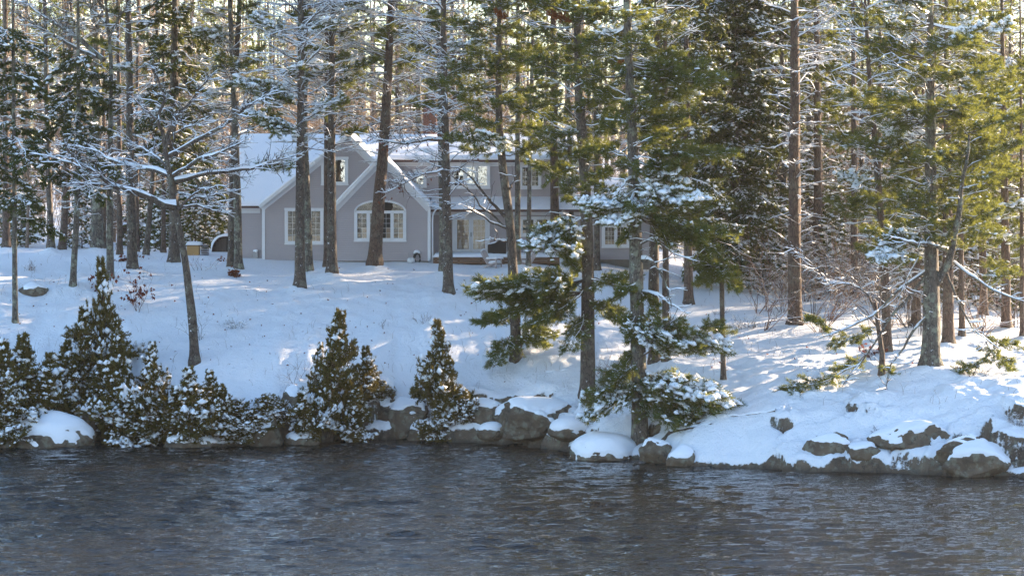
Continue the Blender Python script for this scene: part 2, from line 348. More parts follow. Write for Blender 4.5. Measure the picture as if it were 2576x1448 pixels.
# ------------------------------------------------------------------ terrain
COLS = {
 0:    (1128, [(1.8, 1040), (4.8, 930), (7.8, 835), (12.8, 740), (18.8, 680), (26.8, 652), (38.8, 640)]),
 250:  (1110, [(1.5, 1000), (4, 900), (7, 800), (11, 730), (17, 680), (25, 652), (41, 637)]),
 490:  (1125, [(1.8, 1040), (4.3, 930), (7.3, 850), (11.3, 770), (16.3, 710), (23.3, 675), (30.3, 657), (43, 633)]),
 750:  (1118, [(1.9, 1010), (4.4, 900), (7.4, 830), (11.4, 770), (15.4, 733), (20.4, 698), (27.4, 664), (30, 660), (42, 636)]),
 1000: (1103, [(1.3, 1010), (2.8, 930), (5.3, 850), (9.3, 782), (12.3, 745), (17.3, 704), (24.3, 668), (27.3, 661), (40, 636)]),
 1300: (1118, [(1.5, 1040), (3.5, 960), (6, 900), (10, 830), (15, 760), (20, 710), (27, 671), (30, 666), (42, 640)]),
 1500: (1142, [(2, 1070), (4.5, 1000), (8, 925), (13, 845), (19, 768), (25, 712), (33, 671), (45, 650)]),
 1620: (1160, [(2.1, 1090), (5.1, 1020), (10.1, 930), (17, 842), (23, 775), (30, 715), (39, 676), (50, 655)]),
 1800: (1178, [(1.4, 1100), (3.9, 1020), (7.9, 960), (15, 880), (23, 805), (32, 735), (45, 692), (55, 670)]),
 2050: (1185, [(1.0, 1110), (3, 1030), (6, 970), (12, 900), (20, 832), (30, 764), (43, 709), (58, 682)]),
 2340: (1192, [(1.0, 1120), (3, 1030), (6, 955), (13, 890), (22, 826), (32, 767), (45, 714), (58, 685)]),
 2576: (1202, [(1.0, 1130), (2.9, 1040), (6.4, 960), (12.4, 905), (21.4, 850), (33.4, 790), (46, 735), (60, 695)]),
}
YP = np.concatenate([np.arange(-8, 60, 0.1), np.arange(60, 1200, 5)])
cu = np.array(sorted(COLS)); ysh = []; prof = []
for u in cu:
    vs, kn = COLS[u]; y0 = CH * FPX / (vs - HV); ysh.append(y0)
    yy = [-8, -1.2, 0] + [a for a, _ in kn]; zz = [-3.5, -1.6, 0] + [CH - (v - HV) * (y0 + a) / FPX for a, v in kn]
    zl = zz[-1]; yy += [110, 250, 700, 1200]; zz += [zl + 1.0, zl + 3.5, zl + 14, zl + 25]
    z = np.interp(YP, yy, zz)
    k = np.hanning(9); k /= k.sum(); z[:600] = np.convolve(np.pad(z, 4, 'edge'), k, 'valid')[:600]
    prof.append(z)
prof = np.array(prof); ysh = np.array(ysh)
def zbase(X, Y):
    X = np.asarray(X, float); Y = np.asarray(Y, float)
    u = np.clip(X / Y * FPX + CU, -200, 2776)
    uu = np.clip(u, 0, 2576)
    ys = np.interp(uu, cu, ysh) + 0.45 * fbm(X * 0.55, 0 * X + 3.3, 5, 3) + np.clip(X / Y * FPX + CU - 2576, 0, 1e9) * -0.002
    yp = Y - ys
    i = np.clip(np.searchsorted(cu, uu, 'right') - 1, 0, len(cu) - 2); f = (uu - cu[i]) / (cu[i + 1] - cu[i])
    f = f * f * (3 - 2 * f)
    idx = np.interp(yp, YP, np.arange(len(YP))); i0 = np.clip(np.floor(idx).astype(int), 0, len(YP) - 2); g = idx - i0
    def at(c): return prof[c, i0] * (1 - g) + prof[c, i0 + 1] * g
    return at(i) * (1 - f) + at(i + 1) * f, u, yp
MOUNDS = []
def ground(X, Y, fine=True):
    X = np.asarray(X, float); Y = np.asarray(Y, float)
    z, u, yp = zbase(X, Y)
    near = sstep(-1, 1.5, yp)
    z = z + near * (0.22 * fbm(X * 0.22, Y * 0.22, 21, 4) * sstep(30, 8, yp) + 0.06 * fbm(X * 0.5, Y * 0.5, 31, 3))
    # ledges in the rocky shore
    rm = np.interp(u, [0, 180, 300, 520, 700, 860, 1080, 1160, 1220, 1420, 1500, 1600, 1700, 1900, 1980, 2100, 2250, 2576],
                      [.4, .9, 1, .6, .6, .8, .9, .8, 1, .9, .4, .5, .1, .12, .7, .9, 1, 1])
    def blocks(sx, sy, seed, rnd, keep):
        px = (X + 0.5 * fbm(X * .9, Y * .9, seed + 3, 2)) / sx; py = (Y + 0.45 * fbm(X * .9, Y * .9, seed + 4, 2)) / sy
        bx = np.floor(px); by = np.floor(py); best = np.full(X.shape, 1e9); cx = X * 0; cy = X * 0; hr = X * 0; ta = X * 0; tb = X * 0
        for ox in (-1, 0, 1):
            for oy in (-1, 0, 1):
                jx = bx + ox; jy = by + oy; qx = jx + _h(jx, jy, seed); qy = jy + _h(jx, jy, seed + 1)
                d = (qx - px) ** 2 + (qy - py) ** 2; k = d < best
                best = np.where(k, d, best); cx = np.where(k, qx * sx, cx); cy = np.where(k, qy * sy, cy)
                hr = np.where(k, _h(jx, jy, seed + 2) - .5, hr); ta = np.where(k, _h(jx, jy, seed + 5) - .5, ta); tb = np.where(k, _h(jx, jy, seed + 6), tb)
        zc, _, _ = zbase(cx, np.maximum(cy, 100)); zc = np.maximum(zc, -0.8)
        return zc + hr * rnd + ta * .5 * (X - cx) + (tb * .5 * keep) * (Y - cy)
    zt = 0.62 * blocks(3.8, 1.5, 400, .62, 1.7) + 0.38 * blocks(1.7, .7, 430, .5, 1.5)
    lim = np.interp(u, [1850, 2000], [2.3, 3.0]); w = rm * sstep(0, 1, (lim - z) / 1.0) * sstep(-0.9, 0.1, z)
    z = z * (1 - w) + zt * w
    z = z + w * 0.16 * fbm(X * 1.3, Y * 1.3, 51, 4) * 1.3
    # lumpy snow on slope
    z = z + sstep(1, 3, yp) * sstep(22, 12, yp) * 0.17 * np.clip(fbm(X * 1.5, Y * 1.5, 61, 3), -0.25, 1)
    for (mx, my, ma, mr) in MOUNDS:
        d = np.hypot(X - mx, Y - my); z = z + ma * np.exp(-(d / mr) ** 1.3)
    return z
def gz(x, y): return float(ground(np.array([x]), np.array([y]))[0])
def hit(u, v):
    Y = np.arange(108, 300, 0.1); X = (u - CU) / FPX * Y
    z, _, _ = zbase(X, Y); vv = HV + (CH - z) * FPX / Y
    i = np.argmax(vv <= v) if (vv <= v).any() else len(Y) - 1
    return float(X[i]), float(Y[i])

# ------------------------------------------------------------------ plants
def unit(v): v = np.asarray(v, float); return v / (np.linalg.norm(v) + 1e-9)
class Plant:
    def one_mesh(s, name, mats, needle, flat=1.0, droop=0.0, squash=.62):
        mb = MB()
        for (n, sides, m), L in s.poly.items():
            P = np.array([a for a, _, _ in L]); r = np.array([b for _, b, _ in L]); a = np.array([c for _, _, c in L])
            mb.tubes(P, r, sides, 0); k = a > 0
            if k.any(): mb.snowtubes(P[k], r[k], a[k], 1)
        if s.bl: mb.blobs(np.array(s.bl), np.array(s.bs), 1, False, squash)
        if s.tp: mb.needles(np.array(s.tp), np.array(s.td), *needle, 2, flat, droop)
        me = mb.mesh(name, mats, True)
        mi = np.empty(len(me.polygons), np.int32); me.polygons.foreach_get('material_index', mi); me.polygons.foreach_set('use_smooth', mi != 2); return me
    def __init__(s): s.poly = {}; s.tp = []; s.td = []; s.bl = []; s.bs = []; s.mp = []; s.md = []
    def line(s, P, r, sides=3, snow=1.0, m=0):
        P = np.asarray(P, float); r = np.asarray(r, float)
        s.poly.setdefault((len(P), sides, m), []).append((P, r, snow))
    def wander(s, p0, d, L, r0, r1=None, n=4, wig=0.12, grav=0.0, sides=3, snow=1.0, m=0):
        P = [np.array(p0, float)]; d = unit(d); h = L / (n - 1)
        for i in range(n - 1):
            d = unit(d + rng.normal(0, wig, 3) + np.array([0, 0, grav])); P.append(P[-1] + d * h)
        P = np.array(P); r = np.linspace(r0, r0 * 0.35 if r1 is None else r1, n); s.line(P, r, sides, snow, m); return P, r
    def bough(s, p0, p1, r0=0.03, leafy=1.0, snow=0.5, sag=0.06, width=0.34, start=0.25, sp=0.2, tuft=0.14, wood_snow=1.0, m=0, sub=2, blob=0.07, droop=0.0, hang=0.0):
        p0 = np.array(p0, float); p1 = np.array(p1, float); L = np.linalg.norm(p1 - p0); n = 7
        t = np.linspace(0, 1, n)[:, None]
        P = p0 + (p1 - p0) * t; P[:, 2] += (-sag * L * 4 * t * (1 - t))[:, 0]
        P[1:-1] += rng.normal(0, 0.018 * L, (n - 2, 3)); r = np.linspace(r0, 0.006, n)
        s.line(P, r, 4, wood_snow, m)
        N = max(3, int(L * (1 - start) / sp))
        for k in range(N):
            tt = start + (1 - start) * (k + R.random()) / N
            i = min(int(tt * (n - 1)), n - 2); f = tt * (n - 1) - i; p = P[i] * (1 - f) + P[i + 1] * f
            fw = unit(P[i + 1] - P[i]); sd_ = unit(np.cross(fw, (0, 0, 1))) * (1 if k % 2 else -1)
            l = L * width * (1.05 - 0.75 * tt) * R.uniform(0.55, 1.2) + 0.10
            d = unit(fw * R.uniform(0.4, 0.9) + sd_ * 0.9 + np.array([0, 0, R.uniform(-0.15, 0.3) - droop]))
            Q, _ = s.wander(p, d, l, max(0.006, r0 * 0.35), 0.003, 4, 0.14, 0.03 - hang, 3, wood_snow * 0.8, m)
            if leafy > 0: s.tuftline(Q, leafy, snow, tuft, blob)
            for _ in range(sub):
                j = R.randint(1, 2); q = Q[j]; d2 = unit(d + rng.normal(0, 0.5, 3)); l2 = l * R.uniform(0.3, 0.55)
                Q2, _ = s.wander(q, d2, l2, 0.005, 0.003, 4, 0.15, 0.02 - hang, 3, wood_snow * 0.6, m)
                if leafy > 0: s.tuftline(Q2, leafy, snow, tuft, blob)
        if leafy > 0: s.tuftline(P[int(n * 0.6):], leafy, snow, tuft, blob)
    def tuftline(s, Q, leafy, snow, tuft, blob):
        L = np.linalg.norm(Q[-1] - Q[0]); K = max(2, int(leafy * L / tuft))
        for k in range(K + 1):
            t = (0.25 + 0.75 * k / K) * (len(Q) - 1); i = min(int(t), len(Q) - 2); f = t - i
            p = Q[i] * (1 - f) + Q[i + 1] * f; s.tp.append(p); s.td.append(unit(Q[i + 1] - Q[i]))
            if R.random() < snow * 0.55: s.bl.append(p + np.array([R.uniform(-.03, .03), R.uniform(-.03, .03), 0.035 + R.random() * 0.03])); s.bs.append(blob * (0.45 + 1.5 * R.random() ** 2.2))
    def deadbranch(s, p0, d, L, r0, snow=1.0, m=0, dens=1.0, grav=0.02):
        P, r = s.wander(p0, d, L, r0, 0.006, 6, 0.13, grav, 4, snow, m)
        for k in range(int(L * 2.6 * dens)):
            i = R.randint(1, 4); f = R.random(); p = P[i] * (1 - f) + P[i + 1] * f
            fw = unit(P[i + 1] - P[i]); sd_ = unit(np.cross(fw, (0, 0, 1))) * (1 if k % 2 else -1)
            d2 = unit(fw * 0.7 + sd_ * R.uniform(0.3, 1.0) + np.array([0, 0, R.uniform(-0.5, 0.35)]))
            Q, _ = s.wander(p, d2, L * R.uniform(0.15, 0.42), 0.009, 0.003, 4, 0.2, 0.0, 3, snow, m)
            for _ in range(2):
                q = Q[R.randint(1, 3)]; s.wander(q, unit(d2 + rng.normal(0, 0.6, 3)), L * R.uniform(0.06, 0.16), 0.005, 0.003, 3, 0.15, -0.02, 3, snow * 0.8, m)
    def finish(s, parent, wmats, leafm=None, rel=None, needle=(0.11, 0.016, 8, 0.55), flat=1.0, droop=0.0, hi=False, wname='branches', lname='crown', squash=0.62):
        out = []
        if s.poly:
            mb = MB(); ms = MB()
            for (n, sides, m), L in s.poly.items():
                P = np.array([a for a, _, _ in L]); r = np.array([b for _, b, _ in L]); a = np.array([c for _, _, c in L])
                mb.tubes(P, r, sides, m)
                k = a > 0
                if k.any(): ms.snowtubes(P[k], r[k], a[k])
            out.append(mb.build(wname, wmats, parent, True, rel))
            if s.bl: ms.blobs(np.array(s.bl), np.array(s.bs), 0, hi, squash)
            if ms.n: out.append(ms.build('snow_load', M_SNOWT, parent, True, rel))
        if s.tp and leafm:
            ml = MB(); ml.needles(np.array(s.tp), np.array(s.td), needle[0], needle[1], needle[2], needle[3], 0, flat, droop)
            out.append(ml.build(lname, leafm, parent, False, rel))
        for o in out:
            if o.name.split('.')[0] in (lname, 'snow_load', wname): o['kind'] = 'stuff'
        return out

def trunk_mesh(path, r0, H, sides=12, seed=0, flare=0.5, topr=0.12):
    """path: list of 3-D points bottom to top"""
    path = np.array(path, float); z = path[:, 2]
    zz = np.concatenate([np.arange(z[0] - 0.4, z[0] + 1.0, 0.12), np.arange(z[0] + 1.0, z[-1], 0.45), [z[-1]]])
    X = np.interp(zz, z, path[:, 0]); Y = np.interp(zz, z, path[:, 1])
    if len(path) > 2:
        k = np.hanning(7); k /= k.sum()
        X = np.convolve(np.pad(X, 3, 'edge'), k, 'valid'); Y = np.convolve(np.pad(Y, 3, 'edge'), k, 'valid')
    t = (zz - z[0]) / H
    rr = r0 * np.clip(1 - t * (1 - topr), 0.03, 1.1) ** 0.85 * (1 + flare * np.exp(-np.clip(zz - z[0], 0, 99) / 0.28))
    an = np.arange(sides) * 2 * math.pi / sides
    n = vnoise(an[None, :] * 1.3 + seed, zz[:, None] * 0.9, seed) - 0.5
    fl = 0.10 * np.exp(-np.clip(zz - z[0], 0, 99) / 0.4)[:, None] * np.cos(an[None] * 5 + seed)
    rad = rr[:, None] * (1 + 0.16 * n + fl)
    V = np.stack([X[:, None] + rad * np.cos(an), Y[:, None] + rad * np.sin(an), zz[:, None] + 0 * rad], -1)
    mb = MB(); S = len(zz); i = np.arange(S - 1)[:, None]; k = np.arange(sides)[None]; k2 = (k + 1) % sides
    mb.add(V.reshape(-1, 3), np.stack([i * sides + k, i * sides + k2, (i + 1) * sides + k2, (i + 1) * sides + k], -1).reshape(-1, 4))
    def at(h):
        return np.array([np.interp(h, zz, X), np.interp(h, zz, Y), h]), float(np.interp(h, zz, rr))
    return mb, at

# ------------------------------------------------------------------ tree table (u, v in photo pixels of the trunk's foot; each stands on the terrain at its own distance)
G1 = 'tall trees on the snowy bank'
def T(uv, w, path, label, bark=M_BARK, dead=(), green=(), kind='pine_tree', H=22, up=18, limbs=(), boughs=(), leaf=None, Y=None, mound=0.3, cat='tree', style='pine', topr=0.3):
    return dict(uv=uv, w=w, path=path, label=label, bark=bark, dead=dead, green=green, kind=kind, H=H, up=up, limbs=limbs, boughs=boughs, leaf=leaf or M_PINE, Y=Y, mound=mound, cat=cat, style=style, topr=topr)
TREES = [
 T((38, 825), 15, [(36, 500), (32, 0)], 'thin straight trunk in the deep green foliage at the far left bank edge', M_BARKG, dead=[(520, 300, 8, .8, 1.8)], green=[(560, 60, 24, 1.4, 2.8, .22)], H=19, mound=.1, kind='hemlock_tree', style='hem', leaf=M_HEM),
 T((15, 645), 18, [(14, 0)], 'dark trunk touching the left picture border behind the thin one', M_BARKR, dead=[(450, 100, 10, .8, 2)], up=12, mound=.5),
 T((128, 652), 17, [(122, 420), (112, 0)], 'slim trunk with a tall snow cone at its foot', dead=[(480, 60, 16, 1, 2.4)], up=12, mound=.6),
 T((156, 650), 19, [(168, 470), (175, 300), (178, 0)], 'reddish trunk leaning right behind the two thin left trunks', M_BARKR, dead=[(430, 0, 16, 1, 2.4)], up=12, mound=.3),
 T((183, 738), 17, [(192, 560), (198, 400), (196, 0)], 'slim grey trunk with dense green boughs halfway up', M_BARKG, dead=[(560, 380, 10, .8, 2)], green=[(470, 110, 20, 1.3, 2.6, .28)], H=18, mound=.15, kind='hemlock_tree', style='hem', leaf=M_HEM),
 T((245, 650), 29, [(245, 300), (240, 0)], 'stout lichen covered trunk standing in a high snow cone', M_BARKG, dead=[(470, 0, 22, 1, 2.6)], green=[(350, 0, 10, 1.2, 2.4, .4)], mound=.6),
 T((263, 648), 9, [(262, 300), (258, 0)], 'pencil thin dark trunk right against the stout lichen covered one', M_BARKR, dead=[(450, 0, 6, .5, 1.2)], up=4),
 T((277, 722), 19, [(276, 560), (280, 150), (270, 50), (265, 0)], 'forked hardwood whose snowy limbs reach up to the left corner', M_BARKG, kind='hardwood_tree', up=0, H=17, dead=[(420, 180, 8, .8, 2)],
   limbs=[([(262, 152), (200, 100), (150, 66), (100, 36), (55, 2)], .13, 1.5), ([(240, 145), (190, 120), (140, 92), (95, 68), (48, 38)], .09, -1), ([(268, 60), (235, 30), (205, -5)], .1, 1), ([(276, 90), (300, 40), (345, 5)], .08, -.6), ([(272, 30), (250, 10), (225, -30)], .07, .4)]),
 T((301, 662), 15, [(300, 300), (296, 0)], 'dark slim trunk before the storage shed', M_BARKR, dead=[(500, 0, 14, .8, 2)], up=8, mound=.3),
 T((333, 692), 25, [(328, 450), (326, 200), (322, 0)], 'grey trunk with russet leaves around its foot left of the leaning trunk', dead=[(500, 30, 24, 1, 2.6)], green=[(260, 20, 8, 1, 2.2, .5)], mound=.3),
 T((345, 655), 12, [(344, 300), (348, 0)], 'thin brown trunk close behind the grey trunk with russet leaves', M_BARKR, dead=[(470, 0, 10, .8, 1.8)], up=6),
 T((368, 668), 15, [(374, 560), (386, 440), (392, 250), (396, 0)], 'slanting trunk in front of the storage shed', dead=[(450, 0, 16, .8, 2.2)], up=8, mound=.5),
 T((438, 680), 28, [(436, 400), (440, 0)], 'broad trunk behind the bare hardwood, clad in dark snowy boughs', M_BARK, dead=[(520, 260, 16, 1, 2.4)], green=[(430, -10, 34, 1.2, 2.6, .5)], kind='hemlock_tree', style='hem', leaf=M_HEM, mound=.3),
 T((411, 655), 12, [(412, 300), (410, 0)], 'dark narrow trunk between the storage shed and the broad trunk', M_BARKR, dead=[(470, 0, 10, .8, 1.8)], up=6),
 T((490, 928), 24, [(484, 800), (466, 652), (451, 576), (436, 500), (426, 436), (416, 381), (408, 330)], 'bare leaning hardwood with long snow covered limbs spread like a fan', M_BARK, kind='hardwood_tree', H=8.6, up=0, mound=.12, topr=.35,
   limbs=[([(441, 522), (414, 517), (380, 500), (340, 483), (300, 475), (272, 460), (260, 443), (225, 425), (197, 410), (175, 385), (162, 362)], .16, -1.2),
          ([(268, 462), (215, 465), (168, 462)], .05, -.3), ([(225, 425), (150, 402), (120, 395)], .05, .4),
          ([(430, 445), (400, 430), (360, 422), (320, 417), (280, 402), (250, 383), (210, 370)], .10, 1.0),
          ([(438, 456), (480, 448), (530, 435), (580, 430), (640, 425), (685, 408), (740, 392)], .10, 1.0),
          ([(436, 442), (470, 420), (500, 400), (540, 390), (580, 370), (620, 352)], .09, -1.2),
          ([(425, 392), (465, 368), (510, 345), (550, 325), (590, 296), (625, 266), (666, 240)], .11, -.8),
          ([(418, 360), (428, 325), (450, 285), (480, 255), (505, 220), (530, 190)], .09, .8),
          ([(412, 345), (395, 300), (415, 250), (400, 210), (380, 170)], .09, -.5),
          ([(395, 300), (370, 280), (345, 260), (320, 235)], .06, .4),
          ([(448, 528), (470, 500), (505, 476), (545, 470)], .06, -.6), ([(470, 500), (530, 493), (580, 480)], .04, .4),
          ([(456, 520), (498, 515), (540, 531), (566, 536)], .045, .2),
          ([(424, 420), (400, 400), (380, 385), (350, 370), (320, 350)], .07, .8),
          ([(415, 380), (430, 340), (470, 320), (520, 312)], .05, -.5)]),
 T((582, 690), 22, [(584, 560), (595, 150), (603, 0)], 'left stem of the twin trunks at the left house corner', M_BARK, dead=[(430, 30, 22, 1, 2.8)], green=[(330, 40, 6, 1.2, 2.4, .8)], mound=.2),
 T((600, 694), 22, [(598, 560), (591, 300), (578, 0)], 'lichen stained right stem of the twin trunks at the left house corner', M_BARKG, dead=[(450, 50, 22, 1, 2.8)], green=[(300, -10, 7, 1.4, 2.6, .7)], mound=.2),
 T((755, 748), 27, [(754, 560), (757, 300), (757, 0)], 'straight trunk in front of the left gable window, its foot on the lawn edge', M_BARK, dead=[(400, 0, 40, 1.4, 3.4)], green=[(300, -10, 7, 1.2, 2.4, .9)],
   boughs=[((757, 262), (640, 215), 2), ((757, 330), (620, 300), 2), ((757, 400), (640, 418), 1.2), ((757, 245), (600, 205), 1)], mound=.35),
 T((778, 712), 20, [(772, 500), (765, 300), (768, 0)], 'lichen spotted trunk just behind the straight gable window trunk', M_BARKG, dead=[(420, 20, 14, 1, 2.4)], mound=.45),
 T((835, 718), 25, [(834, 400), (836, 0)], 'right hand of two close trunks that cover the upper gable window', M_BARK, dead=[(400, 0, 34, 1.2, 3.2)], green=[(330, -20, 12, 1.4, 2.6, .5)], mound=.5),
 T((821, 692), 15, [(821, 400), (822, 0)], 'narrow red brown trunk before the upper gable window', M_BARKR, dead=[(380, 20, 12, 1, 2.2)], mound=.4),
 T((942, 692), 33, [(954, 500), (966, 350), (977, 170), (985, 0)], 'thick trunk leaning right in front of the arched window', M_BARKR, dead=[(430, 0, 34, 1.6, 3.8)], green=[(200, -20, 6, 1.4, 2.4, .4)], mound=.55),
 T((1129, 760), 26, [(1124, 560), (1117, 200), (1116, 0)], 'straight trunk before the patio doors, nearer of the pair', M_BARK, dead=[(560, 0, 40, 1.4, 3.6)], green=[(320, -20, 9, 1.4, 2.6, .45)], mound=.35, kind='hardwood_tree',
   limbs=[([(1130, 352), (1080, 352), (1020, 362), (965, 355), (930, 345)], .07, -.8), ([(1125, 345), (1090, 325)], .06, -.4), ([(1132, 352), (1165, 345), (1205, 368)], .07, -1), ([(1122, 285), (1150, 235), (1195, 228)], .07, .7), ([(1120, 210), (1145, 160), (1180, 120)], .06, .6), ([(1128, 425), (1060, 440), (1000, 470), (965, 488)], .045, -.8)]),
 T((1114, 708), 18, [(1112, 500), (1106, 200), (1100, 0)], 'lichen trunk half hidden behind the one before the patio doors', M_BARKG, dead=[(330, 0, 14, 1, 2.4)], mound=.5),
 T((1300, 928), 29, [(1291, 700), (1283, 560), (1268, 450), (1256, 330), (1254, 150), (1258, 0)], 'crooked pine with bare snowy side limbs pointing at the patio doors', M_BARK, green=[(400, -20, 32, 1.4, 2.8, .32)], dead=[(330, 0, 10, 1, 2.4)], mound=.2,
   limbs=[([(1270, 545), (1240, 512), (1212, 480), (1185, 445), (1160, 425), (1135, 423)], .09, -1), ([(1275, 575), (1245, 545), (1210, 520), (1180, 478), (1150, 455), (1135, 440)], .07, -.6), ([(1272, 573), (1235, 560), (1200, 535), (1172, 520)], .06, -1.4), ([(1275, 608), (1250, 604), (1228, 600)], .045, -.6), ([(1280, 478), (1290, 462), (1300, 440)], .06, -.6)],
   boughs=[((1290, 795), (1195, 815), .25), ((1292, 800), (1390, 850), .3), ((1292, 830), (1235, 905), .2), ((1292, 760), (1400, 790), .3), ((1294, 840), (1370, 880), .2), ((1292, 780), (1230, 780), .3)]),
 T((1302, 690), 16, [(1302, 400), (1303, 0)], 'slim pole trunk right of the crooked pine', M_BARKG, dead=[(400, 0, 10, .8, 2)], up=10),
 T((1329, 692), 12, [(1334, 300), (1343, 0)], 'thin grey stem second right of the crooked pine', M_BARKG, dead=[(400, 0, 10, .8, 2)], up=10),
 T((1396, 672), 24, [(1394, 400), (1391, 0)], 'warm brown trunk in front of the lower lounge window', M_BARKR, dead=[(420, 0, 16, 1, 2.6)], green=[(430, -20, 26, 1.2, 2.4, .3)]),
 T((1442, 668), 14, [(1436, 500), (1430, 250), (1428, 0)], 'thin curving stem before the white deck steps', M_BARKG, dead=[(400, 0, 10, .8, 2.2)], up=8),
 T((1478, 1005), 38, [(1480, 700), (1472, 450), (1458, 250), (1450, 0)], 'big pine standing on exposed snowy roots above the granite ledge', M_BARK, green=[(520, -20, 34, 1.5, 3.2, .3)], dead=[(600, 0, 24, 1, 2.8)], mound=.1, H=25,
   boughs=[((1475, 700), (1215, 715), .4), ((1475, 700), (1190, 750), .95), ((1475, 700), (1330, 690), .3), ((1472, 690), (1270, 800), .35), ((1478, 740), (1580, 800), .3), ((1478, 700), (1590, 700), .4), ((1475, 720), (1340, 830), .3),
           ((1440, 50), (1385, 30), -1), ((1455, 60), (1410, 40), -1), ((1290, 50), (1250, 35), -1), ((1540, 150), (1575, 148), -1), ((1470, 545), (1350, 585), 1.6), ((1472, 590), (1345, 625), 1.3), ((1475, 640), (1390, 600), 1.0), ((1478, 770), (1430, 880), .15), ((1475, 690), (1420, 640), .3), ((1475, 735), (1200, 735), .3), ((1478, 690), (1330, 760), .4)]),
 T((1502, 700), 16, [(1500, 400), (1496, 0)], 'dark stem seen between the two big shore pines', M_BARK, dead=[(420, 0, 12, 1, 2.4)], green=[(380, 0, 10, 1, 2, .3)]),
 T((1612, 1112), 42, [(1606, 900), (1601, 700), (1594, 450), (1584, 200), (1577, 0)], 'large leaning shore pine with sunlit yellow green boughs and heavy snow pads', M_BARKG, green=[(560, -20, 32, 1.5, 3.2, .35)], dead=[(640, 0, 24, 1, 2.6)], mound=0, H=26,
   limbs=[([(1600, 445), (1575, 455), (1555, 485)], .09, -1), ([(1605, 450), (1620, 470), (1632, 500)], .07, -.9), ([(1610, 655), (1640, 655), (1665, 690), (1682, 735), (1690, 770)], .10, -1.3), ([(1612, 735), (1650, 740), (1690, 765), (1730, 790)], .07, -1.5), ([(1600, 620), (1640, 600), (1700, 640), (1760, 660)], .05, -1), ([(1612, 900), (1640, 880), (1655, 840), (1700, 800)], .05, -1), ([(1604, 880), (1622, 850), (1640, 820)], .05, -.9)],
   boughs=[((1585, 160), (1715, 135), .3), ((1585, 195), (1700, 165), .5), ((1586, 180), (1815, 205), .25), ((1590, 290), (1695, 290), .2), ((1590, 310), (1690, 330), .2), ((1592, 370), (1838, 385), .5), ((1594, 400), (1720, 430), .6), ((1596, 430), (1735, 460), 1.2), ((1596, 470), (1770, 500), 1.3), ((1600, 520), (1810, 590), .3), ((1600, 540), (1800, 620), .3), ((1598, 500), (1470, 520), 1.7), ((1598, 480), (1540, 560), 1.6), ((1598, 500), (1690, 520), 1.6), ((1600, 560), (1560, 600), .5),
           ((1608, 760), (1570, 860), .3), ((1608, 790), (1640, 860), 1.4), ((1608, 800), (1720, 860), 1.8), ((1610, 780), (1800, 860), 1.6), ((1612, 860), (1740, 880), 1.4), ((1612, 830), (1820, 890), 1.5), ((1612, 930), (1830, 1010), 2.0), ((1612, 950), (1740, 1000), 2.0), ((1612, 960), (1850, 1060), 1.2), ((1612, 980), (1700, 1060), 1.5), ((1612, 940), (1480, 1040), 1.5), ((1610, 900), (1470, 1000), .8), ((1612, 970), (1760, 1060), .8), ((1612, 940), (1660, 1000), 1.8), ((1614, 930), (1790, 960), 2.0),
           ((1608, 700), (1540, 740), .4), ((1606, 720), (1660, 780), .5), ((1612, 860), (1560, 930), .5)]),
 T((1647, 932), 29, [(1644, 700), (1650, 400), (1654, 0)], 'dark trunk directly behind the leaning shore pine', M_BARK, dead=[(500, 20, 14, 1, 2.6)], green=[(350, -10, 12, 1.2, 2.6, .3)], mound=.2),
 T((1675, 935), 19, [(1674, 500), (1673, 0)], 'slim even trunk right of the dark trunk', M_BARKR, dead=[(500, 20, 16, 1, 2.4)], mound=.2),
 T((1732, 785), 23, [(1730, 500), (1726, 0)], 'brown trunk under the hemlock foliage, open snow before it', M_BARKR, green=[(560, 0, 26, 1.6, 2.8, .5)], kind='hemlock_tree', style='hem', leaf=M_HEM),
 T((1820, 972), 14, [(1817, 800), (1815, 640)], 'small broken pine with a bright yellow green tuft at its top', M_BARK, H=6.2, up=0, mound=.2, kind='young_pine', topr=.7,
   boughs=[((1815, 670), (1760, 660), .2), ((1815, 665), (1850, 690), .2), ((1815, 660), (1780, 690), .2), ((1815, 650), (1830, 655), .2), ((1815, 690), (1745, 700), .2), ((1815, 680), (1850, 735), .1), ((1817, 830), (1790, 810), .1)]),
 T((2000, 830), 37, [(1998, 500), (2000, 250), (1998, 0)], 'tall dark trunk with ladder like dead branches left of the brushy clearing', M_BARKR, dead=[(660, 0, 62, .8, 2.6)], mound=.2, H=25),
 T((1855, 735), 24, [(1850, 400), (1846, 0)], 'hemlock hung with snow flecked dark green boughs from crown to ground', M_BARK, green=[(690, -30, 120, 1.6, 3.6, .7)], kind='hemlock_tree', style='hem', leaf=M_HEM, up=20),
 T((1765, 715), 20, [(1768, 400), (1770, 0)], 'slimmer hemlock left of the big snow flecked one', M_BARK, green=[(560, -30, 60, 1.3, 2.8, .6)], kind='hemlock_tree', style='hem', leaf=M_HEM, up=14),
 T((2056, 742), 26, [(2058, 400), (2053, 0)], 'blackish brown trunk behind the ladder branched one', M_BARKR, dead=[(450, 0, 40, .8, 2.4)], green=[(300, -10, 8, 1, 2, .3)], mound=.2),
 T((2232, 905), 25, [(2226, 700), (2205, 400), (2186, 180), (2176, 0)], 'leaning trunk behind the crooked stub, green boughs around its middle', M_BARKR, dead=[(780, 0, 50, 1, 2.8)], green=[(660, 300, 16, 1.4, 2.8, .25)], mound=.2, H=17, up=5),
 T((2218, 962), 16, [(2220, 880), (2208, 820), (2200, 760)], 'short crooked bare trunk under the hanging boughs', M_BARKR, H=4.4, up=0, kind='dead_tree', mound=.1, topr=.5, limbs=[([(2204, 790), (2190, 745), (2150, 715), (2085, 710), (2040, 660), (1990, 620)], .05, -.5), ([(2206, 800), (2215, 740), (2213, 660)], .035, .3)]),
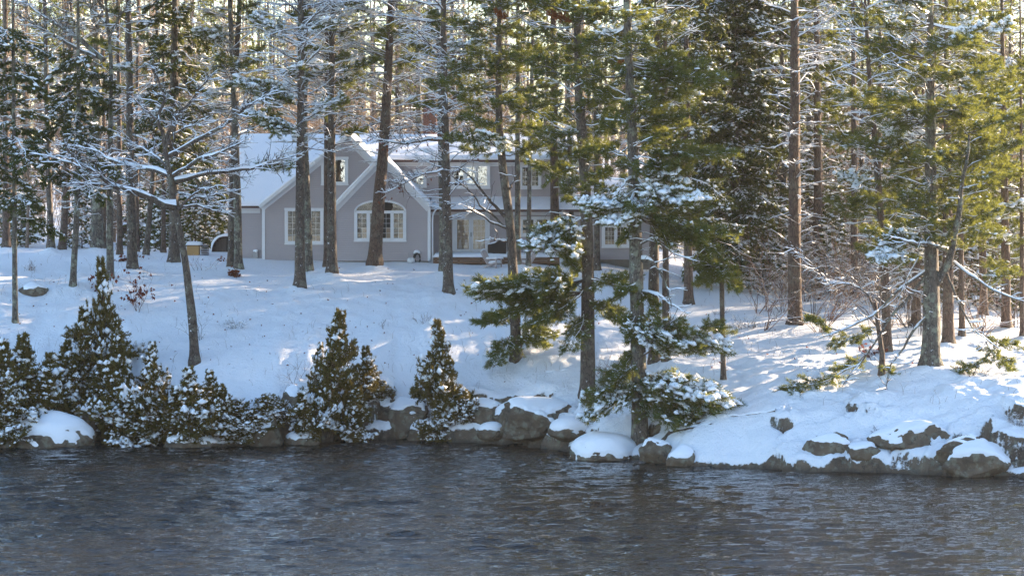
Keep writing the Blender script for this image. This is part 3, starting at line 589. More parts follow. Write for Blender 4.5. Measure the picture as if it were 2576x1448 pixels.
 T((2342, 948), 46, [(2344, 800), (2342, 600), (2341, 300), (2340, 0)], 'massive lichen barked pine with hanging snowy limbs on the right bank', M_BARKG, green=[(600, 380, 14, 1.6, 3.0, .3), (420, -20, 32, 2.0, 4.2, .3)], dead=[(700, 60, 40, 1.2, 3.4)], H=18, mound=.3, up=6,
   limbs=[([(2350, 720), (2392, 650), (2402, 590), (2412, 540), (2418, 470), (2434, 400), (2440, 340)], .22, -1.5), ([(2332, 690), (2290, 745), (2235, 800), (2190, 880), (2150, 930), (2120, 965)], .09, -1.8), ([(2330, 680), (2270, 720), (2200, 790), (2120, 830), (2060, 850)], .09, -1.4), ([(2336, 790), (2300, 830), (2270, 880), (2240, 920), (2225, 985)], .08, -1.4), ([(2396, 632), (2340, 615), (2300, 612), (2260, 600)], .10, -2), ([(2400, 660), (2440, 690), (2500, 730), (2580, 760)], .08, -1.8), ([(2380, 680), (2410, 760), (2450, 830), (2520, 880)], .07, -1.4), ([(2310, 650), (2280, 700), (2255, 780)], .05, -1.6), ([(2395, 620), (2350, 560), (2300, 540)], .04, -1)],
   boughs=[((2235, 800), (2090, 850), .5), ((2190, 880), (2110, 940), .5), ((2150, 920), (1990, 970), .35), ((2225, 985), (2110, 1040), .25), ((2235, 960), (2160, 1030), .2), ((2200, 900), (2250, 960), .5), ((2260, 600), (2210, 640), 1.6), ((2300, 612), (2240, 590), 1.8), ((2412, 600), (2330, 590), .5), ((2418, 540), (2500, 520), .3), ((2420, 480), (2320, 470), .3), ((2425, 440), (2530, 430), .3), ((2430, 400), (2350, 380), .25), ((2434, 380), (2480, 330), .3), ((2440, 340), (2420, 270), .3), ((2415, 560), (2520, 600), .4), ((2412, 500), (2300, 530), .4),
           ((2440, 690), (2560, 700), .3), ((2450, 830), (2560, 870), .3), ((2500, 880), (2400, 930), .3), ((2480, 860), (2540, 930), .3), ((2120, 830), (2040, 810), .4)]),
 T((2386, 888), 31, [(2384, 600), (2380, 0)], 'reddish trunk close behind the massive lichen barked pine', M_BARKR, dead=[(720, 0, 36, 1, 2.6)], green=[(560, 60, 20, 1.4, 2.8, .3)], mound=.2, H=17, up=5),
 T((2420, 870), 16, [(2416, 500), (2410, 0)], 'slim reddish trunk third from the massive lichen barked pine', M_BARKR, dead=[(560, 0, 10, 1, 2)], green=[(600, 60, 22, 1.4, 2.6, .3)], up=5, H=17),
 T((2304, 842), 24, [(2306, 500), (2300, 0)], 'brown trunk just left of the massive pine, farther back', M_BARKR, dead=[(720, 0, 34, 1, 2.4)], green=[(600, 60, 20, 1.4, 2.8, .3)], up=5, H=17),
 T((2532, 845), 26, [(2528, 500), (2520, 0)], 'brown trunk in the sunny gap near the right border', M_BARKR, dead=[(720, 0, 34, 1, 2.4)], green=[(650, 120, 28, 1.5, 3.0, .35)], H=17, up=6),
 T((2475, 815), 21, [(2470, 500), (2466, 0)], 'narrower brown trunk in the sunny gap left of its neighbour', M_BARKR, dead=[(720, 0, 30, 1, 2.4)], green=[(640, 100, 24, 1.4, 2.6, .35)], H=18, up=8),
 T((2572, 870), 13, [(2570, 500), (2566, 0)], 'thin trunk cut by the right border', M_BARKR, dead=[(560, 0, 10, 1, 2.4)], green=[(680, 150, 24, 1.6, 3, .35)], H=17, up=6),
 T((2148, 770), 20, [(2150, 500), (2146, 0)], 'thin brown trunk behind the tan brush of the clearing', M_BARKR, dead=[(560, 0, 22, .8, 2)], green=[(330, 0, 10, 1.2, 2.2, .4)]),
]
for t in TREES:
    x, y = hit(*t['uv'])
    if t['Y']: y = t['Y']; x = (t['uv'][0] - CU) / FPX * y
    t['X'], t['Yw'] = x, y
    if t['mound'] > 0: MOUNDS.append((x, y, t['mound'], 0.30 + t['w'] / 60.0))

# ------------------------------------------------------------------ terrain mesh
us = np.concatenate([np.linspace(-4500, -120, 60)[:-1], np.arange(-120, 2700, 6.5), np.linspace(2700, 7000, 60)[1:]])
Ys = np.concatenate([np.arange(106, 126.5, 0.10), np.arange(126.5, 140, 0.25), np.arange(140, 162, 0.5), np.arange(162, 300, 2.5), np.arange(300, 620, 40)])
UU, YY = np.meshgrid(us, Ys); XX = (UU - CU) / FPX * YY
ZZ = ground(XX, YY)
# snow cover from the true slope, then a soft snow blanket on top of everything flat enough
def grads(Z):
    dzdy = np.gradient(Z, axis=0) / np.gradient(YY, axis=0); dzdx = np.gradient(Z, axis=1) / np.gradient(XX, axis=1)
    dzdy = dzdy - 0
    return 1 / np.sqrt(1 + dzdx ** 2 + dzdy ** 2)
nz = grads(ZZ)
cover = sstep(0.40, 0.68, nz) * sstep(0.02, 0.16, ZZ + 0.08 * fbm(XX * 2, YY * 2, 77, 2))
cover = np.where(ZZ > 3.3, np.maximum(cover, 0.9), cover)
def blur(A, k=2):
    for _ in range(k):
        A = (A + np.roll(A, 1, 0) + np.roll(A, -1, 0) + np.roll(A, 1, 1) + np.roll(A, -1, 1)) / 5
    return A
cover = blur(cover, 3); cb = blur(cover, 2)
ZZ = ZZ + 0.20 * sstep(0.35, 0.85, cb) * (ZZ > -0.2)
mb = MB(); ny, nx = UU.shape
i = np.arange(ny - 1)[:, None]; k = np.arange(nx - 1)[None]
mb.add(np.stack([XX, YY, ZZ], -1).reshape(-1, 3), np.stack([i * nx + k, i * nx + k + 1, (i + 1) * nx + k + 1, (i + 1) * nx + k], -1).reshape(-1, 4))
g = mb.build('snowy_ground', M_GROUND); g['kind'] = 'structure'
a = g.data.attributes.new('snow_cover', 'FLOAT', 'POINT'); a.data.foreach_set('value', cover.astype(np.float32).ravel())

# ------------------------------------------------------------------ river
xs = np.concatenate([np.linspace(-490, -25, 26)[:-1], np.arange(-25, 25, 0.2), np.linspace(25, 490, 26)[1:]])
ys = np.concatenate([np.linspace(-260, 80, 20)[:-1], np.arange(80, 127, 0.15), np.linspace(127, 400, 8)[1:]])
XW, YW = np.meshgrid(xs, ys); ZW = 0 * XW
amp = sstep(30, 22, np.abs(XW)) * sstep(76, 80, YW) * sstep(130, 126, YW)
wr = np.random.default_rng(3)
for q in range(46):
    lam = 0.36 * (1.036 ** q) * wr.uniform(.9, 1.1); th = wr.normal(1.52, 0.30)
    kx, ky = math.cos(th) * 2 * math.pi / lam, math.sin(th) * 2 * math.pi / lam
    env = 0.4 + 1.0 * vnoise(XW / (lam * 3.0) + q, YW / (lam * 3.0) - q, q)
    ph = kx * XW + ky * YW + wr.uniform(0, 6.28) + 1.2 * fbm(XW * 0.15, YW * 0.3, 90 + q % 5, 2)
    ZW = ZW + 0.0058 * lam ** 0.8 * env * np.sin(ph)
gust = 0.45 + 0.9 * vnoise(XW * 0.06, YW * 0.10, 7)
ZW = ZW * amp * gust; ZW = ZW + np.clip(ZW, 0, 1) ** 1.5 * 1.6
mb = MB(); ny, nx = XW.shape; i = np.arange(ny - 1)[:, None]; k = np.arange(nx - 1)[None]
mb.add(np.stack([XW, YW, ZW], -1).reshape(-1, 3), np.stack([i * nx + k, i * nx + k + 1, (i + 1) * nx + k + 1, (i + 1) * nx + k], -1).reshape(-1, 4))
w_ = mb.build('water', M_WATER); w_['kind'] = 'structure'

# ------------------------------------------------------------------ build the trees of the table
def resample(P, n):
    P = np.asarray(P, float); d = np.concatenate([[0], np.cumsum(np.linalg.norm(np.diff(P, axis=0), axis=1))]); t = np.linspace(0, d[-1], n)
    return np.stack([np.interp(t, d, P[:, k]) for k in range(3)], 1)
# a stock of branches, built along +X once and shared by every tree
def stock(kind, Lr, sn, n):
    out = []
    for _ in range(n):
        pl = Plant()
        if kind == 'pine':
            pl.bough((0, 0, 0), (Lr, 0, 0), .011 * Lr + .006, 1.25 if sn < 1 else 1.5, sn, .06, .42, .20, .12 if sn < 1 else .10, .13, .55 if sn < 1 else 1.7, 0, 3, .05 if sn < 1 else .075, .03)
            me = pl.one_mesh('pine_bough', [M_TWIG, M_SNOWT, M_PINE], (.155, .0165, 12, .60), .9, -.12)
        elif kind == 'rust':
            pl.bough((0, 0, 0), (Lr, 0, 0), .012, .9, 0, .1, .4, .35, .13, .12, .3, 0, 2, .06)
            me = pl.one_mesh('rusty_bough', [M_TWIG, M_SNOWT, M_RUST], (.13, .03, 8, .7), .9, .2)
        elif kind == 'hem':
            pl.bough((0, 0, 0), (Lr, 0, 0), .010 * Lr + .005, 1.35, sn, -.10, .46, .08, .12, .12, .75, 0, 3, .058, .25, .09)
            me = pl.one_mesh('hemlock_bough', [M_TWIG, M_SNOWT, M_HEM], (.12, .038, 8, .42), .5, .22)
        else:
            pl.deadbranch((0, 0, 0), (1, 0, .1), Lr, .009 * Lr + .010, sn, 0, 1.25, .01)
            me = pl.one_mesh('dead_branch', [M_TWIG, M_SNOWT], (.1, .1, 1, 1))
        out.append((me, Lr))
    return out
ST = {('pine', 0): stock('pine', 1.3, .15, 3) + stock('pine', 2.6, .17, 5), ('pine', 1): stock('pine', 1.3, 1.5, 2) + stock('pine', 2.6, 1.6, 4),
      ('hem', 0): stock('hem', 1.2, .22, 3) + stock('hem', 2.4, .24, 4), ('hem', 1): stock('hem', 1.2, .42, 3) + stock('hem', 2.6, .45, 4),
      ('rust', 0): stock('rust', 1.2, .0, 2), ('dead', 0): stock('dead', 1.2, 1.0, 4) + stock('dead', 2.8, 1.15, 6)}
for k_ in list(ST):
    if k_[0] == 'dead':
        for me, _ in ST[k_]: pass
def place_branch(root, name, key, c, e, o):
    d = np.array(e, float) - np.array(c, float); L = float(np.linalg.norm(d)); opts = ST[key]; mid = 1.9
    cand = [q for q in opts if (q[1] < mid) == (L < mid)] or opts; me, Lr = R.choice(cand)
    ob = bpy.data.objects.new(name, me); COL.objects.link(ob); ob.parent = root; ob.location = tuple(np.array(c) - np.array(o))
    az = math.atan2(d[1], d[0]); el = math.asin(max(-1, min(1, d[2] / L))); ob.rotation_euler = (R.uniform(-.3, .3), -el, az)
    sx = L / Lr; w_ = (sx * .6 + .4) * R.uniform(.9, 1.15); ob.scale = (sx, w_ * R.choice([-1, 1]), w_); return ob
def build_tree(T_):
    X, Y = T_['X'], T_['Yw']; zb = gz(X, Y) + 0.15
    ppm = FPX / Y; H = T_['H']
    pts = [np.array([X, Y, zb])] + [pt(u, v, Y) for u, v in T_['path']]
    pts = [p for j, p in enumerate(pts) if j == 0 or p[2] > pts[j - 1][2] + .05]
    if T_['up'] > 0:
        d = unit(pts[-1] - pts[-2]); k = (zb + H - pts[-1][2]) / max(d[2], .5)
        if k > 0: pts.append(pts[-1] + d * k)
    H = pts[-1][2] - zb
    root = empty(T_['kind'], (X, Y, zb), T_['label'], T_['cat']); o = (X, Y, zb)
    r0 = T_['w'] / 2 / ppm
    tm, at = trunk_mesh(pts, r0, H, 14 if T_['w'] > 22 else 10, int(X * 10) % 97, 0.35, T_['topr'] if T_['up'] == 0 else 0.15)
    tm.build('trunk', T_['bark'], root, True, o)
    zv = lambda v: CH - (v - HV) / ppm
    hem = T_['style'] == 'hem'; count = 0
    for (v0, v1, n, l0, l1) in T_['dead']:
        n = int(n * (2.1 if T_['uv'][0] < 1250 else 1.6))
        for j in range(n):
            z = zv(v0 + (v1 - v0) * (j + R.random()) / n); c, r = at(z); a_ = R.uniform(0, 6.283)
            s_ = 0.5 + 0.5 * (j + 1) / n; L = R.uniform(l0, l1) * s_ * 1.12
            d = unit([math.cos(a_), math.sin(a_) * .8, R.uniform(-.12, .5)])
            place_branch(root, 'branch', ('dead', 0), c + d * r * .5, c + d * L, o)
    for (v0, v1, n, l0, l1, sn) in T_['green']:
        for j in range(n):
            t = (j + R.random()) / n; z = zv(v0 + (v1 - v0) * t); c, r = at(z); a_ = j * 2.4 + R.uniform(-.5, .5)
            L = R.uniform(l0, l1)
            if hem: e = c + np.array([math.cos(a_) * L, math.sin(a_) * L, R.uniform(-.55, -.05) * L])
            else: e = c + np.array([math.cos(a_) * L, math.sin(a_) * L * .9, R.uniform(-.1, .35) * L])
            hs = R.random() < (.8 if sn > .75 else sn * .5 if sn >= .4 else .06)
            place_branch(root, 'bough', ('hem' if hem else 'pine', int(hs)), c, e, o)
    for j, (a0, a1, sn) in enumerate(T_['boughs']):
        heavy = sn >= .9
        if sn < 0:
            for _ in range(2): place_branch(root, 'rusty_bough', ('rust', 0), pt(a0[0], a0[1], Y - 1.2), pt(a1[0] + R.uniform(-10, 10), a1[1] + R.uniform(-8, 8), Y - 1.6), o)
            continue
        for q in range(3 if heavy or X < 15 else 1):
            dy = R.uniform(-2.0, 1.4) if not heavy else R.uniform(-2.4, .2)
            p0 = pt(*a0, Y); p1 = pt(a1[0] + R.uniform(-14, 14), a1[1] + R.uniform(-16, 16), Y + dy)
            if q: p1 = p0 + (p1 - p0) * R.uniform(.6, .95)
            place_branch(root, 'bough', ('pine', int(heavy and q < 2)), p0, p1, o)
    # the crown above the picture shades the bank and shows in the river
    if T_['up'] > 0:
        z0 = max(zv(-25), zb + H * .45); n = int(T_['up'] * 1.25)
        for j in range(n):
            t = (j + R.random()) / n; z = z0 + (zb + H - z0) * t; c, r = at(z); a_ = j * 2.4
            L = (3.3 * (1 - t) ** .8 + .5) * R.uniform(.7, 1.15)
            place_branch(root, 'bough', ('hem' if hem else 'pine', 0), c, c + np.array([math.cos(a_) * L, math.sin(a_) * L, .12 * L]), o)
    # traced limbs, each a part of its own
    for (uv, r, dy) in T_['limbs']:
        n = len(uv); P = []
        for q, (u, v) in enumerate(uv): P.append(pt(u, v, Y + dy * 1.6 * q / (n - 1)))
        P = resample(np.array(P), 12); P[1:] += rng.normal(0, .02, (11, 3)); hw_ = T_['kind'] == 'hardwood_tree'; rr = np.linspace(r, max(.016, r * .22), 12) * (1.15 if hw_ else .9)
        lb = Plant(); lb.line(P, rr, 7, 1.6, 0)
        L = np.linalg.norm(np.diff(P, axis=0), axis=1).sum()
        hard = T_['kind'] in ('hardwood_tree', 'dead_tree')
        for q in range(int(L * (8.5 if hard else 3))):
            t = R.uniform(.25, 1) * 10.9; ii = int(t); p = P[ii] * (1 - t + ii) + P[ii + 1] * (t - ii); fw = unit(P[ii + 1] - P[ii])
            d = unit(fw * .6 + rng.normal(0, .55, 3) + np.array([0, 0, .25]))
            l = R.uniform(.3, 1.2) * (1.25 - .5 * t / 11)
            l *= 1.3 if hw_ else 1; Q, _ = lb.wander(p, d, l, .022 if hw_ else .018, .008, 5, .22, .05, 4, 1.25)
            for _ in range(3 if hard else 1):
                lb.wander(Q[R.randint(1, 3)], unit(d + rng.normal(0, .6, 3)), l * R.uniform(.25, .6), .011, .005, 4, .2, .02, 3, 1.0)
        if T_['uv'] == (1129, 760):
            q_ = P[rng.integers(3, 12, 26)] + rng.normal(0, .22, (26, 3)) + [0, 0, -.12]; ml = MB(); ml.needles(q_, np.tile([[0, 0, -1.]], (26, 1)), .14, .08, 1, .4); lf = ml.build('dead_leaves', M_RED, root, False, o); lf['kind'] = 'stuff'
        mbw = MB(); ms = MB()
        for (n_, sides, m), Lq in lb.poly.items():
            PP = np.array([a for a, _, _ in Lq]); rq = np.array([b for _, b, _ in Lq]); aq = np.array([c for _, _, c in Lq])
            mbw.tubes(PP, rq, sides); ms.snowtubes(PP, rq, aq)
        lo = mbw.build('limb', T_['bark'] if r > .06 else M_TWIG, root, True, o); ms.build('snow_load', M_SNOWT, lo, True, o)
for t in TREES: build_tree(t)

# ------------------------------------------------------------------ house
YB, YA, YL, YR, YU, YRID, YWING = 150.0, 150.8, 152.5, 153.0, 153.9, 158.6, 152.2
house = empty('house', (pt(870, 660, YA)[0], YA, 7.0), 'grey clapboard house with two white trimmed gables and snowy roofs', 'house')
HO = np.array(house.location)
def xz(u, v, Y): p = pt(u, v, Y); return float(p[0]), float(p[2])
def hb(name, m, mb, parent=house, smooth=False, label=None, kind=None):
    o = mb.build(name, m, None, smooth, HO); o.parent = parent
    if label: o['label'] = label
    if kind: o['kind'] = kind
    return o
def siding(poly, Y, name='siding', face=-1, lab=None):
    """lapped boards clipped to a polygon (list of (x,z)); one course every 0.1 m"""
    mb = MB(); zs = [p[1] for p in poly]; z = min(zs); n = len(poly)
    def span(h):
        xs_ = []
        for i in range(n):
            (x0, z0), (x1, z1) = poly[i], poly[(i + 1) % n]
            if (z0 <= h < z1) or (z1 <= h < z0): xs_.append(x0 + (x1 - x0) * (h - z0) / (z1 - z0))
        return (min(xs_), max(xs_)) if len(xs_) > 1 else None
    while z < max(zs) - 0.01:
        z1 = min(z + 0.118, max(zs) - .004); a = span(z + .002); b = span(z1 - .001)
        if a and b:
            j = R.uniform(-.002, .002)
            zg_ = z + .026
            P = [(a[0], Y - .036 + j, zg_), (a[1], Y - .036 + j, zg_), (b[1], Y - .014, z1), (b[0], Y - .014, z1), (a[0], Y - .003, zg_), (a[1], Y - .003, zg_), (a[0], Y - .003, z), (a[1], Y - .003, z), (b[0], Y - .003, z1), (b[1], Y - .003, z1)]
            mb.add(P, [(0, 1, 2, 3), (4, 5, 1, 0), (6, 7, 5, 4), (3, 2, 9, 8)])
        z = z1
    return hb(name, M_SIDING, mb, kind='stuff', label=lab)
def wall_body(x0, x1, y0, y1, z0, z1):
    mb = MB(); mb.box(x0, x1, y0, y1, z0, z1); return hb('wall', M_SIDING, mb)
ZB = 7.0
# wall volumes (solid bodies behind the boards)
xA0, _ = xz(663, 0, YA); xA1 = xz(1000, 0, YA)[0]
xB0, _ = xz(842, 0, YB); xB1 = xz(1079, 0, YB)[0]
zsA = xz(0, 521, YA)[1]; zpA = xz(876, 350, YA)[1]; xpA = xz(876, 0, YA)[0]
zsB = xz(0, 519, YB)[1]; zpB = xz(960, 402, YB)[1]; xpB = xz(960, 0, YB)[0]
zf = xz(0, 655, YA)[1]
polyA = [(xA0, zf), (xA1 + 1.2, zf), (xA1 + 1.2, xz(0, 495, YA)[1]), (xpA, zpA), (xA0, zsA)]
siding(polyA, YA)
mb = MB(); mb.prism(polyA, YA, YA + 7.2); hb('wall', M_SIDING, mb)
polyB = [(xB0, zf), (xB1, zf), (xB1, zsB), (xpB, zpB), (xB0, zsB)]
siding(polyB, YB)
mb = MB(); mb.prism(polyB, YB, YB + 5.5); hb('wall', M_SIDING, mb)
xL0 = xz(590, 0, YL)[0]; xL1 = xz(668, 0, YL)[0]; zeL = xz(0, 521, YL)[1]
polyL = [(xL0, zf), (xL1, zf), (xL1, zeL), (xL0, zeL)]
siding(polyL, YL); wall_body(xL0, xL1 + .5, YL, YRID + 4, zf, zeL)
xR0 = xz(1082, 0, YR)[0]; xR1 = xz(1497, 0, YR)[0]; zeR = xz(0, 530, YR)[1]
siding([(xR0, zf + .1), (xR1, zf + .1), (xR1, zeR), (xR0, zeR)], YR); wall_body(xR0 - .5, xR1, YR, YRID + 4, zf + .1, zeR)
xU0 = xz(960, 0, YU)[0]; xU1 = xz(1446, 0, YU)[0]; zeU = xz(0, 405, YU)[1]
siding([(xU0, zeR - .3), (xU1, zeR - .3), (xU1, zeU), (xU0, zeU)], YU); wall_body(xU0, xU1, YU, YRID + 3, zeR - .3, zeU)
xW0 = xz(1498, 0, YWING)[0]; xW1 = xz(1650, 0, YWING)[0]; zeW = xz(0, 548, YWING)[1]
siding([(xW0, zf), (xW1, zf), (xW1, zeW), (xW0, zeW)], YWING); wall_body(xW0, xW1, YWING, YRID, zf, zeW)
# foundation
mb = MB()
for (x0, x1, y) in ((xL0, xL1, YL), (xA0, xB0, YA), (xB0, xB1, YB), (xW0, xW1, YWING)): mb.box(x0 + .03, x1 - .03, y + .03, y + 4, 5.9, zf + .003)
hb('foundation', M_CONC, mb)
# trim boards
def vtrim(u, v0, v1, Y, w=.14):
    x, z1 = xz(u, v0, Y); z0 = xz(u, v1, Y)[1]; mb = MB(); mb.box(x - w / 2, x + w / 2, Y - .065, Y + .05, z0, z1); hb('corner_board', M_TRIM, mb)
for a in ((663, 522, 654, YA, .16), (1079.5, 519, 656, YB, .16), (842, 519, 656, YB, .16), (1497, 530, 656, YR, .14), (1445, 419, 497, YU, .14), (1649, 559, 656, YWING, .14)): vtrim(*a)
for (u0, u1, v0, v1, Y) in ((592, 655, 522, 536, YL), (1084, 1493, 528, 541, YR), (975, 1446, 406.5, 414, YU), (975, 1441, 414.5, 418, YU), (1498, 1650, 549, 558, YWING)):
    x0, z1 = xz(u0, v0, Y); x1, z0 = xz(u1, v1, Y); mb = MB(); mb.box(x0, x1, Y - .06, Y + .02, z0, z1); hb('frieze_board', M_TRIM, mb)
# roofs: slab + thick snow quilt.  corners: eave-left, eave-right, ridge-right, ridge-left
def roof(c, name='roof', th=.20, snowin=.05):
    c = [np.array(p, float) for p in c]; nrm = np.cross(c[1] - c[0], c[3] - c[0]); nrm /= np.linalg.norm(nrm)
    if nrm[2] < 0: nrm = -nrm
    mb = MB(); lo = [p - nrm * .13 for p in c]
    mb.add(c + lo, [(0, 1, 2, 3), (4, 7, 6, 5), (0, 4, 5, 1), (1, 5, 6, 2), (2, 6, 7, 3), (3, 7, 4, 0)])
    r_ = hb(name, M_SHINGLE, mb)
    Lx = np.linalg.norm(c[1] - c[0]); Ly = np.linalg.norm(c[3] - c[0]); nx_ = max(6, int(Lx / .16)); ny_ = max(6, int(Ly / .16))
    a_ = np.linspace(0, 1, nx_)[None]; b_ = np.linspace(0, 1, ny_)[:, None]
    P = (c[0][None, None] * ((1 - a_) * (1 - b_))[..., None] + c[1] * (a_ * (1 - b_))[..., None] + c[2] * (a_ * b_)[..., None] + c[3] * ((1 - a_) * b_)[..., None])
    ex = np.minimum(a_, 1 - a_) * Lx; ey = np.minimum(b_ * Ly, 9)
    e = np.minimum(ex, ey + 0 * ex); h = th * (0.35 + 0.65 * np.sqrt(np.clip(e / .22, 0, 1))) * (1 + .25 * fbm(P[..., 0] * .8, P[..., 1] * .8 + P[..., 2], 12, 3))
    top = P + np.array([0, 0, 1.]) * h[..., None]; bot = P + nrm * .005
    mb = MB(); ii = np.arange(ny_ - 1)[:, None]; kk = np.arange(nx_ - 1)[None]; q = np.stack([ii * nx_ + kk, ii * nx_ + kk + 1, (ii + 1) * nx_ + kk + 1, (ii + 1) * nx_ + kk], -1).reshape(-1, 4)
    mb.add(top.reshape(-1, 3), q)
    idx = np.concatenate([np.arange(nx_), np.arange(1, ny_) * nx_ + nx_ - 1, (ny_ - 1) * nx_ + np.arange(nx_ - 2, -1, -1), np.arange(ny_ - 2, 0, -1) * nx_])
    bt = bot.reshape(-1, 3)[idx]; tt = top.reshape(-1, 3)[idx]; n_ = len(idx); j = np.arange(n_)
    mb.add(np.concatenate([bt, tt]), np.stack([j, (j + 1) % n_, (j + 1) % n_ + n_, j + n_], -1))
    hb('roof_snow', M_SNOW, mb, r_, True)
    return r_
zr = xz(0, 345, YRID)[1]
def P3(u, v, Y): return pt(u, v, Y)
# main front slopes
e_l = xz(0, 518, YL - .5)[1]
roof([(xL0 - .3, YL - .5, e_l), (xA0 + 1.0, YL - .5, e_l), (xA0 + 4.6, YRID, zr), (xL0 - .3, YRID, zr)])
e_u = xz(0, 402, YU - .45)[1]
roof([(xpA + .1, YU - .45, e_u), (xU1 + .3, YU - .45, e_u), (xU1 + .3, YRID, zr), (xpA + .1, YRID, zr)])
roof([(xU1 + .3, YRID + 6, e_l), (xL0 - .3, YRID + 6, e_l), (xL0 - .3, YRID + .01, zr), (xU1 + .3, YRID + .01, zr)])
e_r = xz(0, 527, YR - 1.0)[1]; t_r = xz(0, 502, YU - .03)[1]
roof([(xR0 + .05, YR - 1.0, e_r), (xR1 + .1, YR - 1.0, e_r), (xR1 + .1, YU - .03, t_r), (xR0 + .05, YU - .03, t_r)], th=.17)
e_w = xz(0, 546, YWING - .4)[1]; t_w = xz(0, 455, YRID)[1]
roof([(xW0 - .2, YWING - .4, e_w), (xW1 + .3, YWING - .4, e_w), (xW1 + .3, YRID, t_w), (xW0 - .2, YRID, t_w)])
# flashing line above the porch roof
mb = MB(); x0, z1 = xz(1128, 496.5, YU); x1 = xz(1444, 0, YU)[0]; mb.box(x0, x1, YU - .05, YU, z1 - .06, z1); hb('flashing', M_SHINGLE, mb)
# gable roofs: ridge runs back from the front
def gable(peak_u, peak_v, lu, lv, ru, rv, Yf, Yb, Ytrim, lab):
    px, pz = xz(peak_u, peak_v, Yf); lx, lz = xz(lu, lv, Yf); rx, rz = xz(ru, rv, Yf)
    roof([(lx, Yb, lz), (lx, Yf, lz), (px, Yf, pz), (px, Yb, pz)][::1], th=.15)
    roof([(rx, Yf, rz), (rx, Yb, rz), (px, Yb, pz), (px, Yf, pz)], th=.15)
    mb = MB()
    for (ax, az, s_) in ((lx, lz, -1), (rx, rz, 1)):
        a_ = np.array([ax, az]); b_ = np.array([px, pz]); d = (b_ - a_) / np.linalg.norm(b_ - a_); nn = np.array([d[1], -d[0]]) * (1 if d[0] > 0 else -1)
        if nn[1] > 0: nn = -nn
        for (o0, o1, yy, y2) in ((.135, .36, Ytrim - .07, Ytrim + .03), (.0, .15, Yf - .03, Yf + .05)):
            q = [a_ + nn * o0, b_ + nn * o0 * 1.0, b_ + nn * o1, a_ + nn * o1]
            # extend to the centre line so the two boards meet at the peak
            v = [(p[0], y, p[1]) for p in q for y in (yy, y2)]
            mb.add(v, [(0, 2, 4, 6), (1, 7, 5, 3), (0, 1, 3, 2), (2, 3, 5, 4), (4, 5, 7, 6), (6, 7, 1, 0)])
    x_, y_ = px, pz; mb.prism([(px - .3, pz - .45), (px + .3, pz - .45), (px, pz - .16)], Ytrim - .075, Ytrim + .02)
    # eave returns
    hb('rake_board', M_TRIM, mb, label=lab)
gable(876, 338, 650, 518, 1004, 466, YA - .35, YRID, YA, None)
gable(960, 390, 836, 520, 1085, 520, YB - .35, YB + 6, YB, None)
# louvre in the tall gable
lv = hb('gable_vent', M_TRIM, (lambda m_: (m_.prism([(xz(846, 0, YA)[0], xz(0, 373, YA)[1]), (xz(901, 0, YA)[0], xz(0, 373, YA)[1]), (xz(874.5, 0, YA)[0], xz(0, 346, YA)[1])], YA - .06, YA - .02), m_)[1])(MB()))
for k in range(6):
    v = 369 - k * 3.6; hw = (873 - 849.5) * (1 - (371 - v) / 25.0)
    if hw < 2: break
    mb = MB(); x0, z0 = xz(874 - hw, v, YA); x1 = xz(874 + hw, v, YA)[0]
    mb.add([(x0, YA - .066, z0 + .05), (x1, YA - .066, z0 + .05), (x1, YA - .10, z0 - .01), (x0, YA - .10, z0 - .01)], [(0, 1, 2, 3)]); hb('louvre', M_SIDING, mb, lv)

